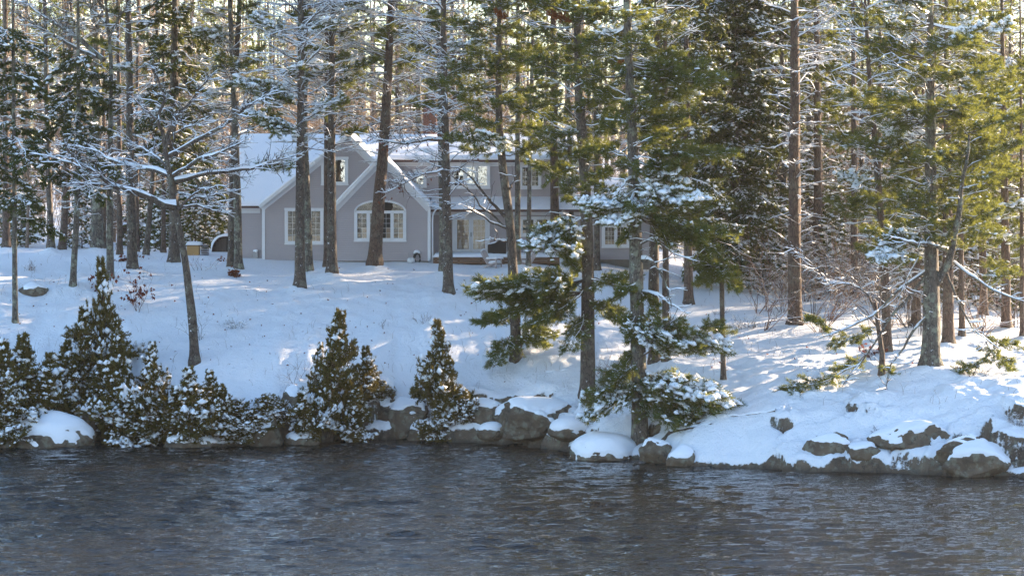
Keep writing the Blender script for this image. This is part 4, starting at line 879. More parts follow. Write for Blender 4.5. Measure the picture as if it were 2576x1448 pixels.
def window(u0, u1, v0, v1, Y, nsash, cols=2, rows=5, cas=.12, arch=0, curtain=None, label=None, name='window', bare=(), glass=None):
    x0, z1 = xz(u0, v0, Y); x1, z0 = xz(u1, v1, Y); mb = MB(); y = Y - .047
    mb.box(x0, x0 + cas, y - .05, y + .01, z0, z1); mb.box(x1 - cas, x1, y - .05, y + .01, z0, z1)
    mb.box(x0 + cas, x1 - cas, y - .05, y + .01, z0, z0 + cas * .8)
    if not arch: mb.box(x0 - .02, x1 + .02, y - .055, y + .01, z1 + .001, z1 + cas)
    else: mb.box(x0 + cas, x1 - cas, y - .05, y + .01, z1 - .05, z1 + .05)
    mb.box(x0 - .02, x1 + .02, y - .08, y - .05, z0 - .03, z0 + .05)
    sw = (x1 - x0 - 2 * cas) / nsash
    for k in range(1, nsash): xm = x0 + cas + k * sw; mb.box(xm - .035, xm + .035, y - .045, y + .01, z0 + cas * .8, z1 - (.05 if arch else 0))
    if arch:
        cx = (x0 + x1) / 2; a_ = (x1 - x0) / 2; n_ = 28
        oz = [(cx + a_ * math.cos(t), z1 + arch * math.sin(t)) for t in np.linspace(0, math.pi, n_)]
        iz = [(cx + (a_ - cas) * math.cos(t), z1 + .05 + (arch - cas - .05) * math.sin(t)) for t in np.linspace(0, math.pi, n_)]
        for k in range(n_ - 1):
            q = [oz[k], oz[k + 1], iz[k + 1], iz[k]]; v = [(p[0], yy, p[1]) for p in q for yy in (y - .05, y + .01)]
            mb.add(v, [(0, 2, 4, 6), (0, 1, 3, 2), (2, 3, 5, 4), (4, 5, 7, 6), (6, 7, 1, 0)])
    w = hb(name, M_TRIM, mb, label=label)
    # thin plate behind the glass, painted near-black for the unlit room
    mb = MB(); mb.box(x0 + cas * .5, x1 - cas * .5, y - .006, y + .004, z0 + .03, z1); hb('room_shade_plate', M_ROOM_SHADE, mb, w)
    pane = None
    for k in range(nsash):
        a_ = x0 + cas + k * sw + (.035 if k else 0); b_ = x0 + cas + (k + 1) * sw - (.035 if k < nsash - 1 else 0); c0 = z0 + cas * .8; c1 = z1 - (.05 if arch else 0); fr = .055
        mb = MB(); mb.box(a_, a_ + fr, y - .035, y - .012, c0, c1); mb.box(b_ - fr, b_, y - .035, y - .012, c0, c1); mb.box(a_ + fr, b_ - fr, y - .035, y - .012, c0, c0 + fr * 1.3); mb.box(a_ + fr, b_ - fr, y - .035, y - .012, c1 - fr, c1)
        hb('sash', M_TRIM, mb, w)
        cc, rr_ = (1, 1) if k in bare else (cols, rows)
        gx0, gx1, gz0, gz1 = a_ + fr, b_ - fr, c0 + fr * 1.3, c1 - fr; pw = (gx1 - gx0) / cc; ph = (gz1 - gz0) / rr_
        if cc * rr_ > 1:
            mb = MB()
            for i_ in range(1, cc): mb.box(gx0 + i_ * pw - .0065, gx0 + i_ * pw + .0065, y - .034, y - .014, gz0, gz1)
            for j_ in range(1, rr_): mb.box(gx0, gx1, y - .0335, y - .0145, gz0 + j_ * ph - .0065, gz0 + j_ * ph + .0065)
            hb('muntin_bars', M_TRIM, mb, w)
        mb = MB(); mb.add([(-pw / 2, 0, -ph / 2), (pw / 2, 0, -ph / 2), (pw / 2, 0, ph / 2), (-pw / 2, 0, ph / 2)], [(0, 1, 2, 3)])
        me = mb.mesh('pane', [glass or M_GLASS], False)
        for i_ in range(cc):
            for j_ in range(rr_):
                o = bpy.data.objects.new('pane', me); COL.objects.link(o); o.parent = w
                o.location = (gx0 + (i_ + .5) * pw - HO[0], y - .024 - HO[1], gz0 + (j_ + .5) * ph - HO[2])
                o.rotation_euler = (R.uniform(-.006, .006), 0, R.uniform(-.008, .008))
        if curtain:
            for (m_, f0, f1, h0, h1) in curtain:
                n_ = 12; xx = np.linspace(gx0 + (gx1 - gx0) * f0, gx0 + (gx1 - gx0) * f1, n_); yy = y - .0125 + .004 * np.sin(np.arange(n_) * 2.2)
                za, zb_ = c0 + (c1 - c0) * h0, c0 + (c1 - c0) * h1; mb = MB()
                mb.add(np.stack([np.tile(xx, 2), np.tile(yy, 2), np.repeat([za, zb_], n_)], 1), [(q, q + 1, q + 1 + n_, q + n_) for q in range(n_ - 1)]); hb('curtain', m_, mb, w)
    if arch:
        mb = MB(); cx = (x0 + x1) / 2; a_ = (x1 - x0) / 2 - cas; n_ = 24
        V = [(cx, y - .02, z1 + .05)] + [(cx + a_ * math.cos(t), y - .02, z1 + .05 + (arch - cas - .05) * math.sin(t)) for t in np.linspace(0, math.pi, n_)]
        mb.add(V, t=[(0, q, q + 1) for q in range(1, n_)]); hb('pane', M_GLASS, mb, w)
        mb = MB(); mb.add([(a, b + .016, c) for a, b, c in V], t=[(0, q, q + 1) for q in range(1, n_)]); hb('room_shade_plate', M_ROOM_SHADE, mb, w)  # arch plate, its dark interior painted on
    return w
window(716.5, 814, 528.5, 614, YA, 3, curtain=[(M_CURT, 0, 1, 0, .2)], label='three part casement window low in the tall gable')
window(891, 1022, 532, 606.5, YB, 4, arch=(xz(0, 502, YB)[1] - xz(0, 532, YB)[1]), curtain=[(M_CURT, .5, 1.0, 0, .45)], label='arched four sash window of the front gable')
window(808, 876, 400, 465, YA, 1, bare=(0,), glass=M_GLASSB, label='tall window high in the gable')
window(1135, 1233, 416, 474, YU, 3, glass=M_GLASSB, cols=2, rows=4, bare=(1, 2), label='three part upper window, two sashes without grid')
window(1040, 1073, 432, 471, YU, 1, glass=M_GLASSB, cols=3, rows=4, label='small upper window beside the front gable')
window(1306, 1362, 419, 475, YU, 2, cols=2, rows=4, label='upper window behind the pine foliage')
window(1307, 1385, 550, 594, YR, 2, bare=(0, 1), curtain=[(M_CURT, 0, 1, 0, .3)], label='wide lower lounge window')
window(1514, 1584, 569, 622, YWING, 2, cols=3, rows=4, curtain=[(M_CURT, 0, 1, 0, .25)], label='wing window at the right house end')
# patio doors
x0, z1 = xz(1138, 541.5, YR); x1, z0 = xz(1232, 638, YR); y = YR - .05
mb = MB(); mb.box(x0, x0 + .14, y - .06, y + .01, z0, z1); mb.box(x1 - .14, x1, y - .06, y + .01, z0, z1); mb.box(x0 + .14, x1 - .14, y - .06, y + .01, z1 - .12, z1)
door = hb('patio_door', M_TRIM, mb, label='glazed double patio door with tied back pale curtains')
mb = MB(); mb.box(x0 + .1, x1 - .1, y - .004, y + .006, z0, z1 - .1); hb('room_shade_plate', M_ROOM_SHADE, mb, door)  # plate behind the door panes, coloured as an unlit interior
hw = (x1 - x0 - .28) / 2
for k in range(2):
    a_ = x0 + .14 + k * hw; b_ = a_ + hw; mb = MB(); f = .12
    mb.box(a_ + .003, a_ + f, y - .045, y - .012, z0, z1 - .12); mb.box(b_ - f, b_ - .003, y - .045, y - .012, z0, z1 - .12); mb.box(a_ + f, b_ - f, y - .045, y - .012, z0, z0 + .26); mb.box(a_ + f, b_ - f, y - .045, y - .012, z1 - .24, z1 - .12)
    hb('door_leaf', M_TRIM, mb, door)
    gx0, gx1, gz0, gz1 = a_ + f, b_ - f, z0 + .26, z1 - .24; mb = MB()
    mb.add([(gx0, y - .02, gz0), (gx1, y - .02, gz0), (gx1, y - .02, gz1), (gx0, y - .02, gz1)], [(0, 1, 2, 3)]); hb('pane', M_GLASS, mb, door)
    mb = MB()
    for i_ in (1, 2): xx = gx0 + (gx1 - gx0) * i_ / 3; mb.box(xx - .008, xx + .008, y - .019, y - .012, gz0, gz1)
    for i_ in range(1, 5): zz = gz0 + (gz1 - gz0) * i_ / 5; mb.box(gx0, gx1, y - .0195, y - .0125, zz - .008, zz + .008)
    hb('muntin_bars', M_SIDING, mb, door)
    mb = MB(); mb.add([(gx0, y - .009, gz0 + .02), (gx1, y - .009, gz0 + .02), (gx1, y - .009, gz1), (gx0, y - .009, gz1)], [(0, 1, 2, 3)]); hb('curtain', M_CURT, mb, door)
    for s_ in (0, 1):
        bx = gx0 + .05 if s_ == 0 else gx1 - .05; tx = (gx0 + gx1) / 2
        mb = MB(); mb.add([(bx, y - .011, gz0 + .04), (bx + (tx - bx) * .85, y - .011, gz0 + .04), (bx + (tx - bx) * .5, y - .011, gz0 + .55), (bx + (tx - bx) * .25, y - .011, gz0 + .5)], [(0, 1, 2, 3)]); hb('curtain', M_CURTW, mb, door)
mb = MB(); mb.box(x0 + .14 + hw - .02, x0 + .14 + hw + .02, y - .09, y - .045, (z0 + z1) / 2 - .12, (z0 + z1) / 2 + .12); hb('handle', M_BLACK, mb, door)
# downspout
mb = MB(); dx, dz = xz(1088, 531, YB); bz = xz(0, 661, YB)[1]
mb.tubes(resample([(dx + .22, YB + .6, dz + .12), (dx + .12, YB + .3, dz + .02), (dx, YB + .05, dz - .22), (dx, YB + .02, dz - .5), (dx, YB + .02, bz)], 16), np.full(16, .045), 8)
hb('downspout', M_TRIM, mb)
# chimney of real bricks
cx0, cz1 = xz(1065, 262, YRID + .6); cx1, cz0 = xz(1098, 345, YRID + .6); cz0 -= .4; cy0 = YRID + .2; cy1 = cy0 + .62
mb = MB(); mb.box(cx0 + .012, cx1 - .012, cy0 + .012, cy1 - .012, cz0, cz1); ch = hb('chimney', M_MORTAR, mb)
mb = MB(); z = cz0; row = 0
while z < cz1 - .05:
    for (fx, ln, yy) in ((cx0, cx1 - cx0, cy0), (cx0, cx1 - cx0, cy1 - .05)):
        x = fx - (.1 if row % 2 else 0)
        while x < fx + ln - .02:
            a_ = max(x, fx); b_ = min(x + .2, fx + ln)
            if b_ - a_ > .03: mb.box(a_, b_ - .01, yy + R.uniform(-.003, .003), yy + .05, z, z + .062)
            x += .21
    for xx in (cx0, cx1 - .05):
        y_ = cy0 + .055
        while y_ < cy1 - .06: mb.box(xx, xx + .05, y_, min(y_ + .2, cy1 - .06), z, z + .062); y_ += .21
    z += .073; row += 1
hb('brick', M_BRICK, mb, ch, kind='stuff')
mb = MB(); mb.box(cx0 - .05, cx1 + .05, cy0 - .05, cy1 + .05, cz1 + .002, cz1 + .09); hb('chimney_cap', M_CONC, mb, ch)
mb = MB(); mb.box(cx0 + .1, cx1 - .1, cy0 + .05, cy1 - .05, cz1 + .092, cz1 + .4); hb('chimney_pot', M_SHINGLE, mb, ch)
vx, vz = xz(1072, 360, YU + 3.2); mb = MB(); mb.tubes([(vx, YU + 3.2, vz - .7), (vx, YU + 3.2, vz)], [.09, .09], 8); hb('vent_pipe', M_SHINGLE, mb)
# utility meter, gas-vent cap, hose
mx, mz = xz(643, 640, YL); mb = MB(); mb.box(mx - .13, mx + .13, YL - .17, YL - .03, mz - .2, mz + .16)
mt = hb('meter_box', M_METAL, mb)
mb = MB(); mb.tubes([(mx - .18, YL - .08, 6.8), (mx - .18, YL - .08, mz)], [.022, .022], 6); mb.tubes([(mx + .03, YL - .08, 6.8), (mx + .03, YL - .08, mz - .2)], [.022, .022], 6); hb('conduit', M_METAL, mb, mt)
mb = MB(); mb.blobs(np.array([[mx, YL - .1, mz + .19]]), np.array([.15]), 0, True, .5); hb('snow_cap', M_SNOW, mb, mt, True)
hx, hz = xz(1049, 650, YB); mb = MB()
for k in range(4):
    t = np.linspace(0, 2 * math.pi, 25); rx_, rz_ = .19 - k * .022, .34 - k * .03
    mb.tubes(np.stack([hx + rx_ * np.sin(t) + .01 * k, YB - .06 - .03 * k + 0 * t, hz + rz_ * np.cos(t)], 1), np.full(25, .022), 6)
ho = hb('garden_hose', M_HOSE, mb, None, True); ho.location = HO; tagp(ho, 'black hose coiled in a loop on the wall under snow, right of the arched window', 'hose')
mb = MB(); mb.tubes(resample([(hx - .17, YB - .12, hz + .27), (hx - .08, YB - .12, hz + .38), (hx + .06, YB - .12, hz + .38), (hx + .16, YB - .12, hz + .28)], 9), np.array([.03, .06, .075, .08, .085, .08, .075, .06, .03]), 8)
sc_ = mb.build('snow_cap', M_SNOW, None, True, HO); sc_.parent = ho
gx_, gz_ = xz(1034, 672, YB - .6); gz_ = gz(gx_, YB - .6) + .1
vc = empty('vent_pipe_cap', (gx_, YB - .6, gz_), 'white snow topped vent cap at the wall foot beside the hose', 'vent cap')
mb = MB(); mb.tubes([(0, 0, -.1), (0, 0, .18)], [.1, .1], 10); mb.build('post', M_TRIM, vc)
mb = MB(); mb.tubes(np.array([(0, 0, .14), (0, 0, .2), (0, 0, .30), (0, 0, .36), (0, 0, .38)]), np.array([.2, .21, .19, .11, .0]), 14); mb.build('cap', M_TRIM, vc)
mb = MB(); mb.tubes([(-.12, .3, 0), (-.12, .3, .62)], [.02, .02], 6); mb.build('pipe', M_METAL, vc)

# deck with boards, fascia planks and snow
dk0, dz1 = xz(1090, 641, 149.6); dk1 = xz(1500, 0, 149.6)[0]; dzt = dz1 - .12
mb = MB(); mb.box(dk0 + .1, dk1 - .1, 149.8, YR - .03, 6.3, dzt - .35)  # solid core, painted dark for the shade under the deck
deck = mb.build('deck', M_DARK); tagp(deck, 'low brown wooden deck with a thick snow layer before the patio doors', 'deck')
for k in range(2):
    mb = MB(); mb.box(dk0, dk1, 149.55, 149.6, dzt - .03 - (k + 1) * .16, dzt - .04 - k * .16); mb.build('fascia_plank', M_DECK, deck, False)
for k in range(24):
    mb = MB(); y_ = 149.56 + k * .143; mb.box(dk0, dk1, y_, y_ + .135, dzt - .03, dzt); mb.build('deck_plank', M_DECK, deck, False)
mb = MB()
for k in range(8): x_ = dk0 + .15 + k * (dk1 - dk0 - .3) / 7; mb.box(x_ - .06, x_ + .06, 149.62, 149.74, 6.2, dzt - .035)
mb.build('deck_post', M_DECK, deck, False)
def snow_slab(x0, x1, y0, y1, z, th, name='snow_cap', parent=None, cell=.12, rel=None):
    nx_ = max(4, int((x1 - x0) / cell)); ny_ = max(4, int((y1 - y0) / cell)); a_ = np.linspace(x0, x1, nx_)[None] + np.zeros((ny_, 1)); b_ = np.linspace(y0, y1, ny_)[:, None] + np.zeros((1, nx_))
    e = np.minimum(np.minimum(a_ - x0, x1 - a_), np.minimum(b_ - y0, y1 - b_)); rr_ = min(.16, (y1 - y0) * .4, (x1 - x0) * .4)
    h = th * np.sqrt(np.clip(1 - (1 - np.clip(e / rr_, 0, 1)) ** 2, 0, 1)) * (1 + .35 * fbm(a_ * 1.3, b_ * 1.3, 8, 3)) + .002
    mb = MB(); ii = np.arange(ny_ - 1)[:, None]; kk = np.arange(nx_ - 1)[None]; mb.add(np.stack([a_, b_, z + h], -1).reshape(-1, 3), np.stack([ii * nx_ + kk, ii * nx_ + kk + 1, (ii + 1) * nx_ + kk + 1, (ii + 1) * nx_ + kk], -1).reshape(-1, 4))
    return mb.build(name, M_SNOW, parent, True, rel)
snow_slab(dk0 - .04, dk1, 149.5, YR - .12, dzt + .002, .17, parent=deck)
st_x0, _ = xz(1408, 0, 149); st_x1, _ = xz(1460, 0, 149)
stp_ = empty('deck_steps', ((st_x0 + st_x1) / 2, 148.9, 6.9), 'white painted deck steps with snow on every tread', 'steps')
for k in range(3):
    mb = MB(); zt_ = dzt - .05 - k * .17; mb.box(st_x0, st_x1, 149.25 - k * .28, 149.5 - k * .28, zt_ - .04, zt_); mb.build('tread', M_TRIM, stp_, False, tuple(stp_.location))
    mb = MB(); mb.box(st_x0, st_x1, 149.47 - k * .28, 149.49 - k * .28, zt_ - .18, zt_ - .043); mb.build('riser', M_TRIM, stp_, False, tuple(stp_.location))
    snow_slab(st_x0, st_x1, 149.24 - k * .28, 149.47 - k * .28, zt_ + .002, .09, parent=stp_, rel=tuple(stp_.location))

# covered barbecue on the deck
bx0, bz1 = xz(1227, 604, 150.6); bx1, bz0 = xz(1274, 641, 150.6)
gr = empty('covered_grill', ((bx0 + bx1) / 2, 150.6, dzt), 'black vinyl covered barbecue with snow on its stepped top', 'barbecue')
w = bx1 - bx0; prof_ = [(0.03, 0), (0, .35), (0, .62), (.05, .66), (.38, .70), (.52, .80), (.72, .86), (.97, .87), (1.0, .8), (.99, .35), (.97, 0)]
Hh = bz1 - dzt; q = [(bx0 + a * w, dzt + b / .87 * Hh) for a, b in prof_]
mb = MB(); mb.prism(q, 150.3, 150.95); mb.build('cover', M_BLACK, gr, False, tuple(gr.location))
topl = resample([(bx0 + .02, 150.62, dzt + .70 * Hh), (bx0 + w * .38, 150.62, dzt + .81 * Hh), (bx0 + w * .55, 150.62, dzt + .95 * Hh), (bx0 + w * .72, 150.62, dzt + .99 * Hh), (bx1 - .03, 150.62, dzt + 1.0 * Hh)], 16)
mb = MB(); n_ = 16; an = np.linspace(0, math.pi, 7); V = np.array([[p + np.array([0, .32 * math.cos(a), (.03 + .07 * math.sin(a) * (0.6 + .6 * vnoise(i * .6, 0, 3)))]) for a in an] for i, p in enumerate(topl)])
ii = np.arange(n_ - 1)[:, None]; kk = np.arange(6)[None]; mb.add(V.reshape(-1, 3), np.stack([ii * 7 + kk, ii * 7 + kk + 1, (ii + 1) * 7 + kk + 1, (ii + 1) * 7 + kk], -1).reshape(-1, 4)); mb.build('snow_cap', M_SNOW, gr, True, tuple(gr.location))

# slatted garden chairs
def chair(x, y, rz, label):
    z = gz(x, y) + .12; c = empty('garden_chair', (x, y, z), label, 'chair', None, rz)
    # local frame: seat faces +x, width along y
    for s_ in (-1, 1):
        mb = MB(); mb.beam((.34, s_ * .29, -.1), (.34, s_ * .29, .52), .04, .10); mb.build('front_leg', M_CHAIR, c, False)
        mb = MB(); mb.tubes(resample([(.36, s_ * .25, .34), (.0, s_ * .25, .24), (-.35, s_ * .25, .10), (-.55, s_ * .25, -.06)], 8), np.full(8, .045), 4); mb.build('rear_leg', M_CHAIR, c, False)
        mb = MB(); mb.box(-.30, .44, s_ * .33 - .07, s_ * .33 + .07, .522, .547); mb.build('armrest', M_CHAIR, c, False)
        snow_slab(-.22, .44, s_ * .33 - .07, s_ * .33 + .07, .549, .09, parent=c, cell=.04)
    for k in range(6):
        x_ = .36 - k * .105; mb = MB(); z_ = .36 - k * .028; mb.box(x_ - .045, x_ + .045, -.27, .27, z_ - .012, z_ + .012); mb.build('seat_slat', M_CHAIR, c, False)
    sn = snow_slab(-.16, .40, -.26, .26, .30, .15, parent=c, cell=.05)
    for k in range(7):
        yb = (k - 3) * .075; yt = (k - 3) * .105; zt_ = 1.02 - .013 * (k - 3) ** 2 * 1.3
        a_ = np.array([-.20, yb, .22]); b_ = np.array([-.56, yt, zt_]); mb = MB(); mb.beam(a_, b_, .085 + .008, .022, up=(1, 0, .4)); mb.build('back_slat', M_CHAIR, c, False)
    mb = MB(); mb.beam((-.40, -.30, .56), (-.40, .30, .56), .04, .07); mb.build('back_rail', M_CHAIR, c, False)
    mb = MB(); t = np.linspace(-1, 1, 9); mb.tubes(np.stack([-.56 + 0 * t, t * .34, 1.03 - .12 * t ** 2], 1), np.array([.02, .035, .04, .045, .045, .045, .04, .035, .02]), 7); mb.build('snow_cap', M_SNOW, c, True)
    return c
p = pt(1240, 668, 148.2); chair(float(p[0]), 148.2, math.radians(-28), 'pale slatted garden chair facing right before the barbecue')
p = pt(1322, 674, 147.6); chair(float(p[0]), 147.6, math.radians(200), 'pale slatted garden chair mostly hidden behind the crooked pine foliage')

# ------------------------------------------------------------------ sheds and boxes left of the house
def locz(x, y): return gz(x, y) + .15
Ys_ = 172.0; sx0, _ = xz(308, 0, Ys_); sx1, sz1 = xz(418, 561, Ys_); sz0 = 6.8
sh = empty('storage_shed', ((sx0 + sx1) / 2, Ys_, 7.2), 'dark board shed with a snowy lean to roof behind the trunks', 'shed'); so = tuple(sh.location)
n_ = 20
pb = MB(); pb.box(0, (sx1 - sx0) / n_ - .012, 0, .03, 0, sz1 - .35 - sz0); pme = pb.mesh('plank', [M_OLDWOOD], False)
for k in range(n_):
    o = bpy.data.objects.new('plank', pme); COL.objects.link(o); o.parent = sh; o.location = (sx0 + k * (sx1 - sx0) / n_ - so[0], -.03 + R.uniform(-.008, .008), sz0 - so[2])
mb = MB(); mb.box(sx0, sx1, Ys_ + .001, Ys_ + 3.5, sz0, sz1 - .3); mb.build('shed_body', M_DARK, sh, False, so)  # solid core behind the planks, inner darkness is its colour
mb = MB(); mb.hexa([(a, b, c + (0 if b < Ys_ + 1 else .5)) for a in (sx0 - .3, sx1 + .3) for b in (Ys_ - .5, Ys_ + 3.8) for c in (sz1 - .32, sz1 - .24)]); mb.build('roof', M_SHINGLE, sh, False, so)
s_ = snow_slab(sx0 - .3, sx1 + .3, Ys_ - .5, Ys_ + 3.8, sz1 - .16, .16, parent=sh, rel=so, cell=.25)
mb = MB(); mb.box(sx0 + .2, sx1 - .1, Ys_ - .45, Ys_ - .06, 6.9, 7.75); mb.build('low_crib', M_OLDWOOD, sh, False, so)
snow_slab(sx0 + .2, sx1 - .1, Ys_ - .45, Ys_ - .06, 7.752, .28, parent=sh, rel=so, cell=.15)
# arched woodshed
Yw_ = 160.0; ax0, _ = xz(535, 0, Yw_); ax1, _ = xz(606, 0, Yw_); az0 = gz((ax0 + ax1) / 2, Yw_) + .1; az1 = xz(0, 596, Yw_)[1]
ws = empty('arched_woodshed', ((ax0 + ax1) / 2, Yw_, az0), 'arched weathered wood shed with snow curling over its roof', 'shed'); wo = tuple(ws.location)
cx = (ax0 + ax1) / 2; a_ = (ax1 - ax0) / 2; hh_ = az1 - az0
arc = [(cx - a_ * math.cos(t) * abs(math.cos(t)) ** -.25 if abs(math.cos(t)) > .01 else cx, az0 + hh_ * math.sin(t) ** .95) for t in np.linspace(0.001, math.pi - .001, 21)]
mb = MB(); mb.prism(arc, Yw_ + .05, Yw_ + 2.4); mb.build('wall', M_DARK, ws, False, wo)  # solid core, painted dark for the unlit inside of the shed
for k in range(10):
    x0_ = ax0 + k * (ax1 - ax0) / 10; x1_ = x0_ + (ax1 - ax0) / 10 - .012; xm_ = (x0_ + x1_) / 2; zt_ = max(.15, np.interp(xm_, [p_[0] for p_ in arc], [p_[1] for p_ in arc]) - az0 - .05)
    if 5 <= k <= 7: continue
    mb = MB(); mb.box(x0_, x1_, Yw_, Yw_ + .03, az0, az0 + zt_); mb.build('plank', M_OLDWOOD, ws, False, wo)
mb = MB(); mb.box(ax0 + (ax1 - ax0) * .5 + .04, ax0 + (ax1 - ax0) * .8 - .04, Yw_ + .012, Yw_ + .04, az0 + .05, az0 + hh_ * .8); dr = mb.build('door', M_OLDWOOD, ws, False, wo)
mb = MB()
for (o_, r_, m_) in ((0.0, .05, 0), (.10, .13, 1)):
    A_ = np.array([(x_ , Yw_ - .2, z_) for x_, z_ in arc]); c_ = np.array([cx, Yw_ - .2, az0 + hh_ * .3]); D_ = A_ - c_; D_ /= np.linalg.norm(D_, axis=1)[:, None]
    if m_ == 0: in_, out_ = A_, A_ + D_ * .05
    else: th_ = np.clip(D_[:, 2] * 1.6 + .35, 0.05, 1)[:, None]; in_, out_ = A_ + D_ * .052, A_ + D_ * (.052 + .13 * th_)
    V = np.concatenate([in_, out_, in_ + [0, 2.8, 0], out_ + [0, 2.8, 0]]); n2 = len(A_); j = np.arange(n2 - 1)
    q = np.concatenate([np.stack([j, j + 1, j + 1 + n2, j + n2], 1), np.stack([j + n2, j + n2 + 1, j + 1 + 3 * n2, j + 3 * n2], 1), np.stack([j + 2 * n2, j + 3 * n2, j + 3 * n2 + 1, j + 1 + 2 * n2], 1)])
    mb2 = MB(); mb2.add(V, q); mb2.build('roof' if m_ == 0 else 'roof_snow', M_SHINGLE if m_ == 0 else M_SNOW, ws, m_ == 1, wo)
# tan bin and slatted stack
Yb_ = 155.0; x0_, z1_ = xz(470, 634, Yb_); x1_, _ = xz(500, 0, Yb_); zb_ = gz((x0_ + x1_) / 2, Yb_) + .1; z1_ = zb_ + .62
bn = empty('garden_bin', ((x0_ + x1_) / 2, Yb_, zb_), 'tan plywood bin with a slab of snow for a lid left of the house', 'bin'); bo = tuple(bn.location)
mb = MB(); mb.box(x0_, x1_, Yb_, Yb_ + .7, zb_, z1_); mb.build('box_body', M_TAN, bn, False, bo)
mb = MB(); mb.box(x0_ - .05, x1_ + .12, Yb_ - .06, Yb_ + .76, z1_ + .001, z1_ + .04); mb.build('lid', M_OLDWOOD, bn, False, bo)
snow_slab(x0_ - .07, x1_ + .16, Yb_ - .08, Yb_ + .78, z1_ + .042, .17, parent=bn, rel=bo, cell=.06)
x0_, _ = xz(506, 634, Yb_ + .4); x1_, _ = xz(523, 0, Yb_ + .4)
sk = empty('pallet_stack', ((x0_ + x1_) / 2, Yb_ + .4, zb_), 'stack of grey boards with snow between them beside the tan bin', 'board stack'); ko = tuple(sk.location)
k = 0; z = zb_
while z < z1_: mb = MB(); mb.box(x0_ + R.uniform(-.02, .02), x1_, Yb_ + .4, Yb_ + 1.0, z, z + .05); mb.build('board', M_OLDWOOD, sk, False, ko); snow_slab(x0_, x1_, Yb_ + .37, Yb_ + .6, z + .052, .03, parent=sk, rel=ko, cell=.08); z += .095

# ------------------------------------------------------------------ woods behind the house: prototypes, then copies
def copy_tree(o, parent=None):
    c = o.copy(); COL.objects.link(c)
    if parent: c.parent = parent
    for ch in o.children: copy_tree(ch, c)
    return c
def proto_hardwood(H, r0, bark, twig, dens, label, group):
    root = empty('bare_tree', (0, 0, 0), label, 'tree', group)
    lean = R.uniform(-.06, .06); pts = [np.array([lean * z + R.uniform(-.12, .12), R.uniform(-.1, .1), z]) for z in np.linspace(0, H, 7)]; pts[0][:2] = 0
    tm, at = trunk_mesh(pts, r0, H, 8, R.randint(0, 90), .25, .12); tm.build('trunk', bark, root)
    pl = Plant(); n = int(H * dens * 1.35)
    for k in range(n):
        z = H * (.16 + .84 * (k + R.random()) / n); c, r = at(min(z, H - .1)); a = R.uniform(0, 6.28); f = 1 - z / H
        d = np.array([math.cos(a), math.sin(a), R.uniform(.25, 1.1)]); L = (1.0 + 3.2 * f) * R.uniform(.5, 1.1)
        P, rr = pl.wander(c, d, L, max(.018, r * .45), .008, 6, .15, .05, 4, .7)
        for _ in range(6):
            i = R.randint(1, 5); Q, _ = pl.wander(P[i], unit(d + rng.normal(0, .7, 3)), L * R.uniform(.25, .55), .012, .005, 4, .2, .05, 3, .4)
            for _ in range(4): pl.wander(Q[R.randint(1, 3)], unit(d + rng.normal(0, .9, 3)), L * R.uniform(.12, .35), .009, .004, 4, .2, .02, 3, 0)
    pl.finish(root, [twig], None, None); return root
def proto_conifer(H, r0, bark, leafm, z0f, n, l0, l1, sn, hem, label, group, dead=0, name='pine_tree', dens=.9):
    root = empty(name, (0, 0, 0), label, 'tree', group)
    lean = R.uniform(-.03, .03); pts = [np.array([lean * z, 0, z]) for z in np.linspace(0, H, 5)]
    tm, at = trunk_mesh(pts, r0, H, 8, R.randint(0, 90), .25, .1); tm.build('trunk', bark, root)
    pl = Plant()
    for k in range(n):
        t = (k + R.random()) / n; z = H * (z0f + (1 - z0f) * t); c, r = at(min(z, H - .05)); a = k * 2.4; L = (l0 + (l1 - l0) * (1 - t) ** .8) * R.uniform(.7, 1.2)
        e = c + np.array([math.cos(a) * L, math.sin(a) * L, L * (R.uniform(-.5, 0) if hem else R.uniform(-.05, .35))])
        pl.bough(c, e, .022, dens, sn, -.1 if hem else .08, .42, .2, .26 if H > 8 else .18, .19 if H > 8 else .13, 0, 0, 1, .085, .2 if hem else 0, .06 if hem else 0)
    for k in range(dead):
        z = H * (.1 + z0f * 1.0 * R.random()); c, r = at(z); a = R.uniform(0, 6.28); pl.deadbranch(c, (math.cos(a), math.sin(a), R.uniform(-.1, .4)), R.uniform(1, 2.6), .018, 1.0, dens=.8)
    nd_ = (.14, .055, 5, .42) if hem else (.18, .045, 6, .55)
    pl.finish(root, [M_TWIG], leafm, None, nd_, .5 if hem else .9, .2 if hem else -.1); return root
GH, GPB, GHB = 'bare hardwoods crowding the woods behind the house', 'tall pines standing in the woods behind the house', 'young snow laden hemlocks under the tall trees'
LH, LP, LHM = 'bare snow dusted hardwood among many in the warm lit woods behind', 'tall narrow pine among many in the woods behind', 'young hemlock bowed with snow under the tall trees'
bare = [proto_hardwood(17, .17, M_BARKL, M_TWIGL, 1.7, 'pale barked mid sized bare hardwood in the warm lit woods behind the house', 'pale mid sized hardwoods in the woods behind'), proto_hardwood(14, .10, M_BARKL, M_TWIGL, 2.0, 'slender pale bare hardwood in the warm lit woods behind the house', 'slender pale hardwoods in the woods behind'), proto_hardwood(18, .21, M_BARKG, M_TWIG, 1.5, 'stout grey lichened bare hardwood in the woods behind the house', 'stout grey hardwoods in the woods behind'), proto_hardwood(10, .06, M_BARKL, M_TWIGL, 2.6, 'pole thin low bare sapling tree in the woods behind the house', 'pole thin hardwoods in the woods behind')]
